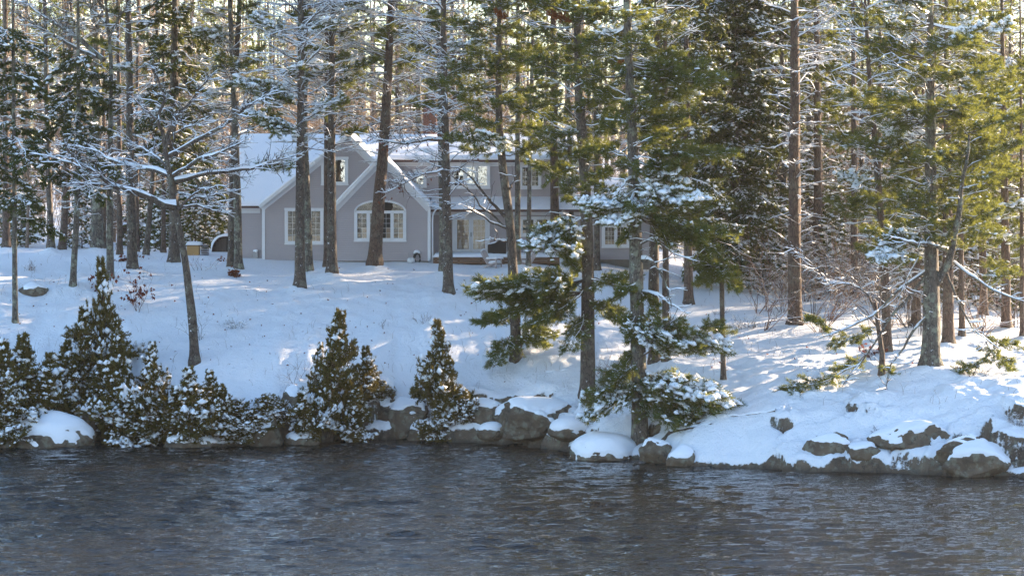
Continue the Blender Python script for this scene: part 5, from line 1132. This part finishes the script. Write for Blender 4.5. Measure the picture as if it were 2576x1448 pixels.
pines = [proto_conifer(23, .24, M_BARK, M_PINE, .38, 60, 1.0, 3.3, .25, False, 'tallest kind of dark trunked pine in the woods behind the house', 'tall dark trunked pines in the woods behind', 30), proto_conifer(20, .17, M_BARKR, M_PINE, .50, 44, .8, 2.8, .3, False, 'reddish trunked pine bare to half its height in the woods behind', 'reddish trunked pines in the woods behind', 26), proto_conifer(19, .15, M_BARK, M_HEM, .22, 64, .7, 2.6, .5, True, 'tall dense hemlock green almost to the ground in the woods behind', 'tall hemlocks in the woods behind', 10, 'hemlock_tree')]
hems = [proto_conifer(6.0, .06, M_BARK, M_HEM, .08, 50, .4, 1.7, .42, True, 'snow bowed young hemlock of middling height under the tall trees', 'middling young hemlocks under the tall trees', 0, 'young_hemlock'), proto_conifer(4.0, .045, M_BARK, M_HEM, .08, 40, .35, 1.4, .45, True, 'lowest bushy snow covered hemlock kind under the tall trees', 'low young hemlocks under the tall trees', 0, 'young_hemlock'), proto_conifer(8.0, .08, M_BARK, M_HEM, .06, 64, .4, 2.1, .36, True, 'taller snow dusted young hemlock under the tall trees', 'taller young hemlocks under the tall trees', 0, 'young_hemlock')]
first = set()
def put(protos, x, y, s=1.0):
    i = R.randrange(len(protos)); p = protos[i]
    o = p if id(p) not in first else copy_tree(p); first.add(id(p))
    o.location = (x, y, gz(x, y) + .1); o.rotation_euler = (R.uniform(-.02, .02), R.uniform(-.02, .02), R.uniform(0, 6.28)); s = s * R.uniform(.85, 1.15); o.scale = (s, s, s)
def in_house(x, y): return xL0 - 2.5 < x < xW1 + 2 and y < 165
def scatter(protos, n, y0, y1, mind, u0=-120, u1=2700, s=1.0, keep=None):
    placed = []; tries = 0
    while len(placed) < n and tries < n * 30:
        tries += 1; y = math.sqrt(R.uniform(y0 ** 2, y1 ** 2)); u = R.uniform(u0, u1); x = (u - CU) / FPX * y
        if in_house(x, y) or (keep and not keep(u, y)): continue
        if any((x - a) ** 2 + (y - b) ** 2 < mind ** 2 for a, b in placed): continue
        placed.append((x, y)); put(protos, x, y, s)
scatter(bare, 26, 160, 185, 2.0, u1=1300); scatter(bare, 88, 170, 250, 2.2); scatter(bare, 16, 148, 172, 2.4, 1900, 2700)
scatter(pines, 34, 168, 250, 2.6, 1200, 2700); scatter(pines, 38, 178, 250, 2.6, -150, 1200); scatter(pines, 10, 150, 170, 3.0, 1950, 2700)
scatter(hems, 26, 165, 200, 1.8); scatter(hems, 26, 142, 168, 1.8, 1930, 2680, 1.0, lambda u, y: u > 1980 or y > 150); scatter([hems[1]], 8, 158, 170, 1.8, -100, 560)

# brush and sapling twigs between the trunks, too many to count
pl = Plant()
for k in range(1900):
    y = math.sqrt(R.uniform(162 ** 2, 215 ** 2)); u = R.uniform(-100, 2700)
    if k % 3 == 0: y = R.uniform(146, 170); u = R.uniform(1940, 2700)
    x = (u - CU) / FPX * y
    if in_house(x, y): continue
    z = float(zbase(np.array([x]), np.array([y]))[0][0]); h = R.uniform(1.0, 4.5) if k % 5 < 3 else R.uniform(4, 9)
    d = unit([R.uniform(-.35, .35), R.uniform(-.3, .3), 1]); P, _ = pl.wander((x, y, z), d, h, .02, .006, 5, .1, 0, 3, .6)
    for _ in range(4):
        i = R.randint(1, 4); pl.wander(P[i], unit([R.uniform(-1, 1), R.uniform(-1, 1), R.uniform(0, .7)]), h * R.uniform(.2, .45), .011, .005, 4, .18, 0, 3, 1.0)
for o in pl.finish(None, [M_TWIGL], None, None, wname='brush'): o['kind'] = 'stuff'; o.name = 'undergrowth' if o.name.startswith('brush') else 'snow_on_undergrowth'

# far woods: beyond the picked-apart trees, and out to the right and behind the camera's bank, where they shade the lawn and show in the panes
def low_tree(conifer, lowf=.35):
    mb = MB(); H = 21; mb.tubes([(0, 0, -1), (0.1, 0, H * .5), (0, 0, H)], [.22, .15, .03], 5, 0); P = []; D = []
    if conifer:
        for k in range(110):
            t = R.random() ** .8; z = H * (lowf + (1 - lowf) * t); L = 3.2 * (1 - t) + .5; a = R.uniform(0, 6.28); r = L * R.uniform(.3, 1); P.append((math.cos(a) * r, math.sin(a) * r, z + R.uniform(-.3, .3))); D.append((math.cos(a), math.sin(a), .2))
        mb.needles(np.array(P), np.array(D), .9, .45, 5, .5, 1, .5)
    for k in range(30 if conifer else 80):
        z = R.uniform(2, H * (.5 if conifer else .98)); a = R.uniform(0, 6.28); L = R.uniform(.8, 2.6); mb.tubes([(0, 0, z), (math.cos(a) * L * .5, math.sin(a) * L * .5, z + .2 * L), (math.cos(a) * L, math.sin(a) * L, z + .6 * L * R.random())], [.05, .03, .01], 3, 2)
    return mb
M_FARPINE = leaf_mat('far_pine_foliage', (0.05, 0.075, 0.024), (0.12, 0.12, 0.03), 0.5, (0.26, 0.22, 0.05))
def woods(name, spots, lowf=.35, mats=(M_BARKL, M_FARPINE, M_TWIGL)):
    base = [low_tree(True, lowf), low_tree(False), low_tree(True, lowf)]; out = MB()
    B = []
    for b in base:
        V = np.concatenate(b.v); B.append((V, b.q, b.qm, b.n))
    for (x, y, z, c) in spots:
        V, q, qm, n = B[c]; a = R.uniform(0, 6.28); s = R.uniform(.8, 1.15); ca, sa = math.cos(a) * s, math.sin(a) * s
        W_ = np.stack([V[:, 0] * ca - V[:, 1] * sa + x, V[:, 0] * sa + V[:, 1] * ca + y, V[:, 2] * s + z], 1)
        for Q, m in zip(q, qm): out.q.append(Q + out.n); out.qm.append(m)
        out.v.append(W_); out.n += n
    o = out.build(name, list(mats), None, False); o['kind'] = 'stuff'; return o
sp = []
for k in range(210):
    y = R.uniform(252, 330); x = R.uniform(-62, 75); sp.append((x, y, gz(x, y), R.choice([0, 1, 2])))
fw_ = woods('far_woods', sp)
fw2 = fw_.copy(); COL.objects.link(fw2); fw2.location = (11, 34, 2.5)
fw3 = fw_.copy(); COL.objects.link(fw3); fw3.location = (-78, -40, -2.2)
sp = []
for k in range(120):
    y = R.uniform(138, 250); x = R.uniform(.205 * y + 3, .205 * y + 75)
    if abs((x - 8) * math.cos(SUN_AZ) - (y - 116) * math.sin(SUN_AZ)) < 4.5: continue
    sp.append((x, y, gz(x, y), R.choice([0, 1, 2])))
woods('woods_up_the_bank', sp)
sp = [(-75 + 150 * k / 99 + R.uniform(-1, 1), R.uniform(-34, -22), .5, R.choice([0, 2, 0, 2, 1])) for k in range(100)]
woods('woods_on_the_near_bank', sp, .02, (M_BARK, M_HEM, M_TWIG))
mb = MB(); xs_ = np.linspace(-320, 320, 60); ys_ = np.linspace(-15, -140, 30); XX_, YY_ = np.meshgrid(xs_, ys_); ZZ_ = -.6 + (-YY_ - 15) * .22 + 2.5 * fbm(XX_ * .03, YY_ * .03, 9, 3) * sstep(-15, -40, YY_)
i = np.arange(29)[:, None]; k = np.arange(59)[None]; mb.add(np.stack([XX_, YY_, ZZ_], -1).reshape(-1, 3), np.stack([i * 60 + k, (i + 1) * 60 + k, (i + 1) * 60 + k + 1, i * 60 + k + 1], -1).reshape(-1, 4))
nb_ = mb.build('near_bank_hill', M_SNOW); nb_['kind'] = 'structure'

# ------------------------------------------------------------------ cedars on the shore
GC = None
CED = [
 (825, 1095, 800, 62, 'tallest of the cone shaped cedars at the water, thin bare spire above a full skirt', 1),
 (770, 1110, 960, 45, 'low olive cedar leaning on the left skirt of the tall spired one', .9),
 (885, 1100, 940, 48, 'olive cedar bush filling the right skirt of the tall spired one', .9),
 (926, 1030, 893, 44, 'small dark cedar standing on the rock behind the spired one', .8),
 (960, 1010, 960, 26, 'little dark cedar at the brink of the rock cleft', .8),
 (1130, 1106, 845, 58, 'neat cone shaped cedar before the granite ledge, right of the rock cleft', 1),
 (1105, 1108, 985, 38, 'low cedar sprawling left of the neat cone shaped one', .9),
 (1165, 1108, 1010, 30, 'low cedar touching the right flank of the neat cone shaped one', .9),
 (272, 985, 662, 50, 'tall ragged cedar rising through russet oak leaves on the left bank', 1),
 (212, 1010, 800, 50, 'cedar with drooping arms left of the tall ragged one', .9),
 (330, 1090, 838, 62, 'broad olive cedar in the middle of the left thicket', 1),
 (300, 1118, 900, 56, 'cedar bending over the dark water hollow', .9),
 (392, 1112, 905, 50, 'rounded cedar right of the broad olive one', .9),
 (62, 1070, 822, 66, 'wide cedar at the left border hiding the thin trunk foot', 1),
 (128, 1075, 870, 58, 'cedar above the big snow domed boulder', 1),
 (8, 1085, 850, 55, 'cedar cut by the left picture border', .9),
 (168, 1060, 905, 46, 'cedar with snow clotted lower branches beside the dark rock', 1.2),
 (492, 1112, 900, 66, 'cedar wrapped round the foot of the leaning hardwood', 1.1),
 (440, 1115, 965, 52, 'squat snow clotted cedar left of the leaning hardwood', 1.2),
 (556, 1114, 965, 50, 'squat cedar right of the leaning hardwood', 1.2),
 (612, 1108, 1010, 44, 'low brownish cedar sprawling over the shore rocks', 1.3),
 (668, 1100, 1005, 42, 'low snow blotched cedar left of the bare rock knob', 1.3),
 (95, 1085, 900, 62, 'cedar bush closing the gap between the border cedars and the domed boulder', 1.1),
 (165, 1010, 850, 52, 'olive cedar bush uphill of the dark rock in the left thicket', 1),
 (240, 1100, 940, 52, 'snow dusted cedar whose arms hang over the roots of the dark rock', 1.2),
 (275, 930, 790, 56, 'cedar bush behind the tall ragged one', .9),
 (355, 1118, 985, 56, 'cedar bush dipping its lowest sprays to the water in the left thicket', 1.2),
 (380, 1040, 860, 46, 'narrow cedar uphill of the rounded one', 1),
 (530, 1090, 925, 44, 'cedar spray right behind the leaning hardwood foot', 1.1),
 (585, 1118, 1030, 44, 'low cedar mat at the waterline left of the brownish sprawling one', 1.3),
 (640, 1118, 1040, 40, 'low cedar mat at the waterline right of the brownish sprawling one', 1.3),
 (30, 1110, 985, 50, 'low cedar skirt at the left border above the domed boulder', 1.3),
 (790, 1050, 880, 34, 'slender cedar behind the left flank of the tall spired one', .9),
 (716, 1085, 1030, 22, 'tiny cedar tuft on the bare rock knob', 1.2),
]
def cedar_crown(squat, sn, seed):
    """unit cedar: 2.6 m tall, 1 m skirt radius"""
    H, Rr = 2.6, 1.0; pl = Plant(); n = 105
    for k in range(n):
        t = (k + R.random()) / n; zz = H * (.02 + .96 * t); prof = (1 - t) ** (.6 if squat else .95) * (.4 + .6 * min(1, t * 5))
        L = max(.10, Rr * prof * (R.uniform(.4, 1.05) if R.random() < .75 else R.uniform(1.1, 1.7)) * (1 + .35 * math.sin(1 * (k * 2.4) + zz * 3.1 + seed))); a = k * 2.4 + R.uniform(-.5, .5)
        clump = math.sin(k * 1.7 + seed) > .45
        pl.bough((0, 0, zz - .05), (math.cos(a) * L, math.sin(a) * L, zz + L * R.uniform(-.15, .65)), .012, 1.35, .24 * sn * (.45 + .75 * (1 - t)) * (2.2 if clump else .6), .05, .6, .22, .105, .085, 0, 0, 2, .075 if clump else .04)
    return pl.one_mesh('cedar_crown', [M_TWIGR, M_SNOWT, M_CEDAR], (.095, .030, 6, .55), .9, -.25, .75)
CC = {0: [cedar_crown(False, .9, 1), cedar_crown(False, .8, 2.5), cedar_crown(False, 1.1, 4)], 1: [cedar_crown(True, 1.3, 1.7), cedar_crown(True, 1.5, 3.1), cedar_crown(True, 1.1, 5.2)]}
def cedar(u, vb, vt, hw, label, sn):
    x, y = hit(u, vb); z = gz(x, y) + .05; ppm = FPX / y; H = (vb - vt) / ppm; Rr = hw / ppm * 1.1
    root = empty('cedar', (x, y, z), label, 'cedar'); o = (x, y, z)
    tm, at = trunk_mesh([(x, y, z), (x + .03, y, z + H * .5), (x, y, z + H * .8)], .035 + .012 * H, H, 7, 3, .2, .08); tk = tm.build('trunk', M_BARKR, root, True, o)
    ob = bpy.data.objects.new('crown', R.choice(CC[1 if H < 2.4 else 0])); COL.objects.link(ob); ob.parent = root; ob['kind'] = 'stuff'
    ob.scale = (Rr, Rr * .9, H / 2.6); rz_ = R.uniform(0, 6.28); ob.rotation_euler = (0, 0, rz_); tmp = bpy.data.objects
    from mathutils import Matrix
    tl = R.uniform(.12, .42) if vt > 880 and vb > 1060 else R.uniform(-.03, .08)
    ob.rotation_euler = (Matrix.Rotation(tl, 3, 'X') @ Matrix.Rotation(R.uniform(-.16, .16), 3, 'Y') @ Matrix.Rotation(rz_, 3, 'Z')).to_euler(); tk.rotation_euler = ob.rotation_euler
for c in CED: cedar(*c)

# ------------------------------------------------------------------ boulders with snow caps
def boulder(u, v, wpx, hpx, dpx, label, snow=.12, seed=0, rot=0, name='boulder', Y=None, cut=.25, sink=.25):
    x, y = hit(u, v) if Y is None else ((u - CU) / FPX * Y, Y); ppm = FPX / y; zg = max(gz(x, y), -.05)
    import bmesh
    bm = bmesh.new(); bmesh.ops.create_icosphere(bm, subdivisions=5 if wpx > 125 else 4 if wpx > 30 else 3, radius=1.0)
    sx, sy, sz = wpx / 2 / ppm, dpx / 2 / ppm, hpx / ppm / (1 + (1 - sink * 2)) * 1.15
    pr = random.Random(seed); planes = []
    for _ in range(16 if cut > .2 else 0):
        n3 = Vector((pr.gauss(0, 1), pr.gauss(0, 1), pr.gauss(0, .8))); n3.normalize(); planes.append((n3, pr.uniform(.62, .92)))
    if cut > .2: planes.append((Vector((pr.uniform(-.3, .3), -pr.uniform(.3, .7), 1)).normalized(), .66))
    for vtx in bm.verts:
        p = vtx.co.copy()
        for n3, d3 in planes:
            e3 = p.dot(n3) - d3
            if e3 > 0: p = p - n3 * e3 * .93
        vtx.co = p * (1.22 if planes else 1.0)
    for vtx in bm.verts:
        p = vtx.co.copy(); q = p * 1.3 + Vector((seed * 3.1, seed, 0))
        f = 1 + .13 * mnoise.fractal(q, 0.9, 2.0, 4)
        c_ = mnoise.cell_vector(q * 1.6) if False else Vector((0, 0, 0))
        d = mnoise.voronoi(q * 1.5, distance_metric='DISTANCE')[0]; f += .10 * (d[1] - d[0]) - .04
        f += .05 * mnoise.fractal(q * 5, 1.0, 2.0, 3)
        vtx.co = Vector((p.x * f * sx, p.y * f * sy, p.z * f * sz))
    bm.normal_update(); z0 = zg + sz * (1 - sink * 2) * .5
    me = bpy.data.meshes.new('rock'); bm.to_mesh(me)
    o = bpy.data.objects.new(name, None); COL.objects.link(o); o.location = (x, y, z0); o.rotation_euler = (0, 0, rot); tagp(o, label, 'boulder' if name == 'boulder' else 'rock')
    ro = bpy.data.objects.new('rock', me); COL.objects.link(ro); ro.parent = o; me.materials.append(M_ROCK)
    for p_ in me.polygons: p_.use_smooth = True
    N_ = np.array([v_.normal[:] for v_ in bm.verts]); C_ = np.array([v_.co[:] for v_ in bm.verts]); E_ = np.array([(e_.verts[0].index, e_.verts[1].index) for e_ in bm.edges])
    kk_ = N_[:, 2] + .62 * fbm(C_[:, 0] * 1.9 + seed, C_[:, 1] * 1.9 + C_[:, 2] * 1.3, seed, 4) + C_[:, 2] / sz * .15
    def sm(A, it):
        for _ in range(it):
            S = A.copy(); W_ = np.ones(len(A)); np.add.at(S, E_[:, 0], A[E_[:, 1]]); np.add.at(S, E_[:, 1], A[E_[:, 0]]); np.add.at(W_, E_[:, 0], 1); np.add.at(W_, E_[:, 1], 1)
            A = S / (W_[:, None] if A.ndim == 2 else W_)
        return A
    kk_ = sm(kk_, 4 if len(C_) > 5000 else 2); s_ = sstep(cut, cut + .22, kk_); Cs = sm(C_, 6); C2 = C_ * (1 - s_[:, None]) + np.maximum(Cs, C_ * 0 + Cs) * s_[:, None]
    C2 = C2 + np.array([0, 0, 1.]) * ((snow + .05) * np.sqrt(s_))[:, None] - N_ * (.05 * (1 - s_))[:, None]
    for vtx, c_ in zip(bm.verts, C2): vtx.co = Vector(c_)
    me2 = bpy.data.meshes.new('snow_cap'); bm.to_mesh(me2); bm.free(); me2.materials.append(M_SNOW)
    for p_ in me2.polygons: p_.use_smooth = True
    so_ = bpy.data.objects.new('snow_cap', me2); COL.objects.link(so_); so_.parent = o
    return o
boulder(118, 1122, 250, 80, 150, 'big boulder under a smooth snow dome at the left water edge', .16, 1, cut=.1)
boulder(20, 1122, 60, 45, 60, 'small snowy boulder at the very left of the waterline', .12, 2)
boulder(222, 1112, 70, 50, 70, 'dark rock beside the snow domed boulder, roots hanging over it', .05, 3, cut=.6)
boulder(212, 1000, 130, 75, 80, 'dark brown rock face above the water hollow in the left thicket', .08, 4, cut=.55)
boulder(480, 1122, 140, 34, 80, 'flat snowy boulder at the water under the left thicket', .1, 5, cut=.2)
boulder(655, 1112, 110, 60, 90, 'grey boulder below the snow blotched cedars', .08, 6, cut=.5)
boulder(735, 1040, 60, 60, 60, 'bare rock knob left of the spired cedar', .07, 7, cut=.4)
boulder(760, 1112, 90, 34, 70, 'low snowy boulder at the foot of the spired cedar', .12, 8, cut=.15)
boulder(1010, 1062, 140, 70, 90, 'dark cracked rock wall of the cleft between the cedars', .07, 11, cut=.62)
boulder(968, 985, 50, 40, 60, 'leaning rock slab at the brink above the cleft', .05, 12, rot=.5, cut=.5)
boulder(1052, 1095, 60, 48, 60, 'split snowy boulder left of the neat cedar', .1, 13, cut=.35)
boulder(1225, 1070, 90, 62, 90, 'pale lichened boulder with a snow cap at the ledge end', .13, 14, cut=.35)
boulder(1285, 1080, 80, 46, 80, 'square pale boulder in the middle of the granite ledge', .13, 15, cut=.35)
boulder(1340, 1108, 180, 62, 110, 'long granite outcrop with a mossy top above the water', .1, 16, cut=.55)
boulder(1240, 1116, 80, 30, 60, 'low snow crusted boulder left of the long outcrop', .1, 17, cut=.2)
boulder(1432, 1122, 105, 34, 90, 'rounded snow covered boulder left of the larger snow dome', .16, 18, cut=-.05)
boulder(1520, 1150, 175, 60, 150, 'large snow domed boulder standing in the river', .2, 19, cut=-.05, Y=117.2)
boulder(1655, 1152, 80, 46, 60, 'split dark boulder wedged under the leaning shore pine', .05, 20, cut=.6)
boulder(1712, 1168, 70, 40, 60, 'cracked brown boulder right of the leaning shore pine', .1, 21, cut=.26, sink=.40)
boulder(2285, 1120, 180, 46, 80, 'broad grey green rock slab on the right shore', .06, 25, cut=.26, sink=.40)
boulder(2470, 1176, 170, 46, 90, 'sloping dark rock near the right border', .1, 28, rot=.2, cut=.26, sink=.40)
boulder(2082, 1150, 120, 52, 60, 'brown rock face with a thin snow shelf, leftmost of the right shore ledges', .04, 41, cut=.62, sink=.3)
boulder(2435, 1165, 150, 50, 60, 'grey snow dusted ledge face left of the sloping dark rock', .04, 42, cut=.6, sink=.3)
boulder(2170, 1172, 90, 30, 50, 'low split ledge right of the thin shelved brown rock face', .05, 43, cut=.5, sink=.35)
boulder(80, 748, 70, 36, 50, 'dark lichened rock showing through snow on the left slope', .05, 30, cut=.7)
boulder(1090, 901, 12, 10, 10, 'single fist sized stone on the open snow slope', .01, 31, name='stone', cut=.9)
boulder(581, 1001, 14, 9, 12, 'small dark stone in the snow left of the upright stub', .02, 33, name='stone', cut=.8)

# ------------------------------------------------------------------ exposed roots, logs, brush
def log(path, r, label, name='fallen_log', bark=M_BARKR, dy=None, snow=1.3, cat='log'):
    P = [];
    for (u, v) in path:
        x, y = hit(u, v); P.append((x, y, gz(x, y) + .12 + r * .6))
    P = resample(P, 14); P += rng.normal(0, .015, P.shape); o = tuple(P[0]); root = empty(name, o, label, cat)
    mb = MB(); mb.tubes(P, np.linspace(r, r * .5, 14), 8); mb.build('wood', bark, root, True, o)
    ms = MB(); ms.snowtubes(P[None], np.linspace(r, r * .5, 14)[None], [snow]); ms.build('snow_load', M_SNOWT, root, True, o)
log([(1950, 1045), (1900, 1052), (1850, 1060), (1790, 1068), (1720, 1085)], .07, 'long thin log half buried in snow right of the leaning shore pine')
log([(1375, 948), (1410, 950), (1450, 946)], .05, 'broken brown branch lying on the snow left of the big pine')
log([(1660, 1120), (1690, 1095), (1740, 1085), (1790, 1082)], .11, 'snowy root arching off the leaning shore pine foot', 'tree_root', M_BARK, cat='root')
rt = empty('exposed_roots', tuple(pt(1478, 1005, TREES[29]['Yw'])), 'tangle of snow covered roots spilling down below the big pine', 'roots'); ro_ = tuple(rt.location)
Yq = TREES[29]['Yw']
for path in ([(1466, 985), (1458, 1030), (1452, 1070), (1462, 1110), (1480, 1130)], [(1470, 1000), (1466, 1050), (1480, 1095), (1510, 1120)], [(1476, 1010), (1480, 1060), (1505, 1090), (1560, 1085)], [(1462, 1020), (1440, 1055), (1436, 1085)], [(1484, 1020), (1510, 1050), (1545, 1065), (1590, 1060)], [(1470, 1070), (1495, 1110), (1500, 1128)]):
    n_ = len(path); P = resample([pt(u, v, Yq - .45 - 2.6 * max(0, (v - 1000) / 130.0)) for u, v in path], 12); rr = np.linspace(.10, .04, 12)
    mb = MB(); mb.tubes(P, rr, 7); r1 = mb.build('root', M_BARK, rt, True, ro_); ms = MB(); Ps = P + np.array([0, -.03, .03]); ms.tubes(Ps, rr * R.uniform(.75, 1.0), 7); ms.build('snow_load', M_SNOWT, r1, True, ro_)

def shrub(u, v, hpx, spread, n, label, twigm=M_TWIG, leaf=None, leafn=0, snow=.5, name='bare_shrub', cat='shrub', Y=None, lsize=.09):
    x, y = hit(u, v); z = gz(x, y) + .1; ppm = FPX / y; H = hpx / ppm; root = empty(name, (x, y, z), label, cat); o = (x, y, z); pl = Plant()
    for k in range(n):
        d = unit([R.uniform(-spread, spread), R.uniform(-spread, spread), 1]); P, _ = pl.wander((x + R.uniform(-.15, .15) * spread, y + R.uniform(-.1, .1), z - .1), d, H * R.uniform(.45, 1.15), .009 + .0028 * H, .004, 7, .26, .03, 4, snow)
        for _ in range(5):
            i = R.randint(1, 5); Q, _ = pl.wander(P[i], unit(d + rng.normal(0, .6, 3)), H * R.uniform(.15, .45), .007, .003, 4, .2, .03, 3, snow)
            for _ in range(2): pl.wander(Q[2], unit(d + rng.normal(0, .8, 3)), H * R.uniform(.08, .2), .004, .002, 3, .2, 0, 3, snow * .6)
            if leaf and leafn:
                for _ in range(leafn): pl.tp.append(Q[R.randint(1, 3)] + rng.normal(0, .06, 3)); pl.td.append(unit(rng.normal(0, 1, 3) + [0, 0, -.6]))
    pl.finish(root, [twigm], leaf, o, (lsize * 1.4, lsize, 3, .6), 1, .2, wname='stems', lname='leaves')
shrub(590, 702, 34, .9, 7, 'russet oak leaves clustered at the foot of the twin trunks', M_TWIG, M_RED, 3, .2, 'oak_sapling', lsize=.10)
shrub(560, 668, 34, 1.6, 5, 'thin sapling with rust leaves spreading beside the stack of boards', M_TWIGR, M_RED, 1, .3, 'oak_sapling')
shrub(345, 790, 115, .5, 6, 'dark red leaved oak sapling right of the tall ragged cedar', M_TWIGR, M_RED, 2, .3, 'oak_sapling', lsize=.11)
shrub(250, 745, 75, .5, 5, 'red leaved sapling left of the tall ragged cedar', M_TWIGR, M_RED, 3, .3, 'oak_sapling', lsize=.11)
shrub(325, 668, 40, .9, 6, 'rusty sapling in front of the storage shed', M_TWIGR, M_RED, 3, .3, 'oak_sapling')
shrub(500, 690, 60, 1.0, 4, 'thin bare sapling before the tan bin', M_TWIGR, None, 0, .5)
shrub(80, 690, 40, 1.0, 8, 'low bare bush on the left slope above the dark rock', M_TWIGR, None, 0, .6)
shrub(505, 870, 90, .6, 4, 'wiry sapling leaning beside the leaning hardwood foot', M_TWIG, None, 0, .4)
shrub(590, 830, 40, 1.8, 22, 'wide low heath bush loaded with snow on the open slope', M_TWIG, None, 0, 1.6)
shrub(745, 990, 90, .35, 3, 'single forked bare sapling left of the spired cedar', M_TWIGR, None, 0, .5)
shrub(1060, 830, 50, .8, 5, 'bare weed bush on the slope below the patio', M_TWIGR, M_RED, 0, .3)
shrub(960, 840, 48, .6, 3, 'small forked twig plant on the slope below the arched window', M_TWIGR, M_RED, 0, .3)
shrub(1880, 835, 58, 1.8, 22, 'brushy heap of fallen twigs left of the ladder branched trunk', M_TWIG, None, 0, .5, 'brush_pile', 'brush pile')
shrub(1815, 800, 40, 1.4, 8, 'low twiggy bush right of the small broken pine', M_TWIG, None, 0, .4)
shrub(1530, 965, 80, .8, 16, 'reddish fine twigged bush between the two big shore pines', M_TWIGR, None, 0, .3)
shrub(1575, 1000, 80, .9, 12, 'dark fine twigged bush left of the leaning shore pine', M_TWIG, None, 0, .3)
shrub(725, 656, 12, 1.6, 14, 'dark green low shrub against the foundation of the tall gable', M_TWIG, M_HEM, 5, .2, 'low_shrub')
shrub(1165, 662, 22, 1.4, 14, 'spiky snowy shrub at the deck edge before the patio doors', M_TWIG, M_HEM, 3, .8, 'low_shrub')
shrub(1560, 672, 38, .9, 10, 'dry flower stalks against the wing wall', M_TWIG, M_RUST, 0, 1.0, 'dried_flowers', 'plant')
shrub(2190, 910, 60, 1.0, 8, 'sparse dry bush with rust leaves behind the hanging boughs', M_TWIGR, M_RED, 1, .3, 'oak_sapling')
shrub(2050, 760, 260, .6, 6, 'tall tan many stemmed bush filling the sunny clearing', M_TWIGL, None, 0, .4)
shrub(1975, 760, 200, .6, 5, 'tan fan shaped bush beside the ladder branched trunk', M_TWIGL, None, 0, .4)
shrub(2120, 790, 220, .6, 5, 'pale arching sapling clump behind the short crooked trunk', M_TWIGL, M_RED, 0, .4)
shrub(2265, 830, 160, .8, 8, 'tan sapling clump left of the massive pine', M_TWIGL, None, 0, .4)
shrub(2450, 960, 60, 1.2, 8, 'spindly bush right of the massive pine', M_TWIG, None, 0, .4)
shrub(2560, 1100, 60, 1.3, 12, 'low twiggy heath bush on the rocks at the right border', M_TWIG, None, 0, .6)
shrub(2200, 1085, 30, 1.5, 12, 'low heath tuft above the snow streaked broken rock', M_TWIG, None, 0, .5)
first_s = None
for k in range(58):
    u = R.uniform(1900, 2560); v = R.uniform(715, 860)
    if k < 3:
        shrub(u, v, R.uniform(210, 330), .6, 6, ['tan arching sapling in the sunny clearing on the right', 'reddish arching sapling in the sunny clearing on the right', 'dark brown arching sapling in the sunny clearing on the right'][k], [M_TWIGL, M_TWIGR, M_TWIG][k], None, 0, .5, 'tan_sapling'); src = [o for o in bpy.data.objects if o.name.startswith('tan_sapling')]
    else:
        c = copy_tree(R.choice(src[:3])); x, y = hit(u, v); c.location = (x, y, gz(x, y) + .1); c.rotation_euler[2] = R.uniform(0, 6.28); q = R.uniform(.6, 1.15); c.scale = (q, q, q)
for o in bpy.data.objects:
    if o.name.startswith('tan_sapling'): o['group'] = o['label'].split()[0] + ' saplings in the sunny clearing'; o.name = 'sapling'
# weeds, dry stems and fallen leaves poking through the snow
mw = MB(); P = []; Rq = []
for k in range(1500):
    u = R.uniform(-40, 2620); v = R.choice([R.uniform(740, 960), R.uniform(650, 760), R.uniform(850, 1040)])
    if fbm(np.array([u * .012]), np.array([v * .02]), 5, 2)[0] < 0.02 and R.random() < .8: continue
    if v < 745 and 610 < u < 1500: continue
    x, y = hit(u, v); z = gz(x, y) + .12
    h = R.uniform(.15, .55); P.append(resample([(x, y, z), (x + R.uniform(-.08, .08), y, z + h * .6), (x + R.uniform(-.18, .18), y, z + h)], 4)); Rq.append([.007, .006, .005, .003])
mw.tubes(np.array(P), np.array(Rq), 3); o = mw.build('dry_grass', M_STRAW); o['kind'] = 'stuff'
ml = MB(); P = []
for k in range(420):
    u = R.uniform(-40, 2620); v = R.uniform(665, 980); x, y = hit(u, v); P.append((x, y, gz(x, y) + .235))
P = np.array(P); ml.needles(P, rng.normal(0, 1, P.shape) * [1, 1, .2], .11, .08, 1, .2, 0, .3); o = ml.build('fallen_leaves', M_RED, None, False); o['kind'] = 'stuff'

# ------------------------------------------------------------------ thin winter haze
m = bpy.data.materials.new('winter_haze'); m.use_nodes = True; n = m.node_tree; n.nodes.clear()
pv = nd(n, 'ShaderNodeVolumePrincipled'); pv.inputs['Density'].default_value = 0.00007; pv.inputs['Color'].default_value = (.96, .95, .93, 1); pv.inputs['Anisotropy'].default_value = .45
o_ = nd(n, 'ShaderNodeOutputMaterial'); n.links.new(pv.outputs[0], o_.inputs['Volume'])
mb = MB(); mb.box(-560, 560, -300, 640, -7, 62); hz = mb.build('haze', m, None, False); hz['kind'] = 'stuff'
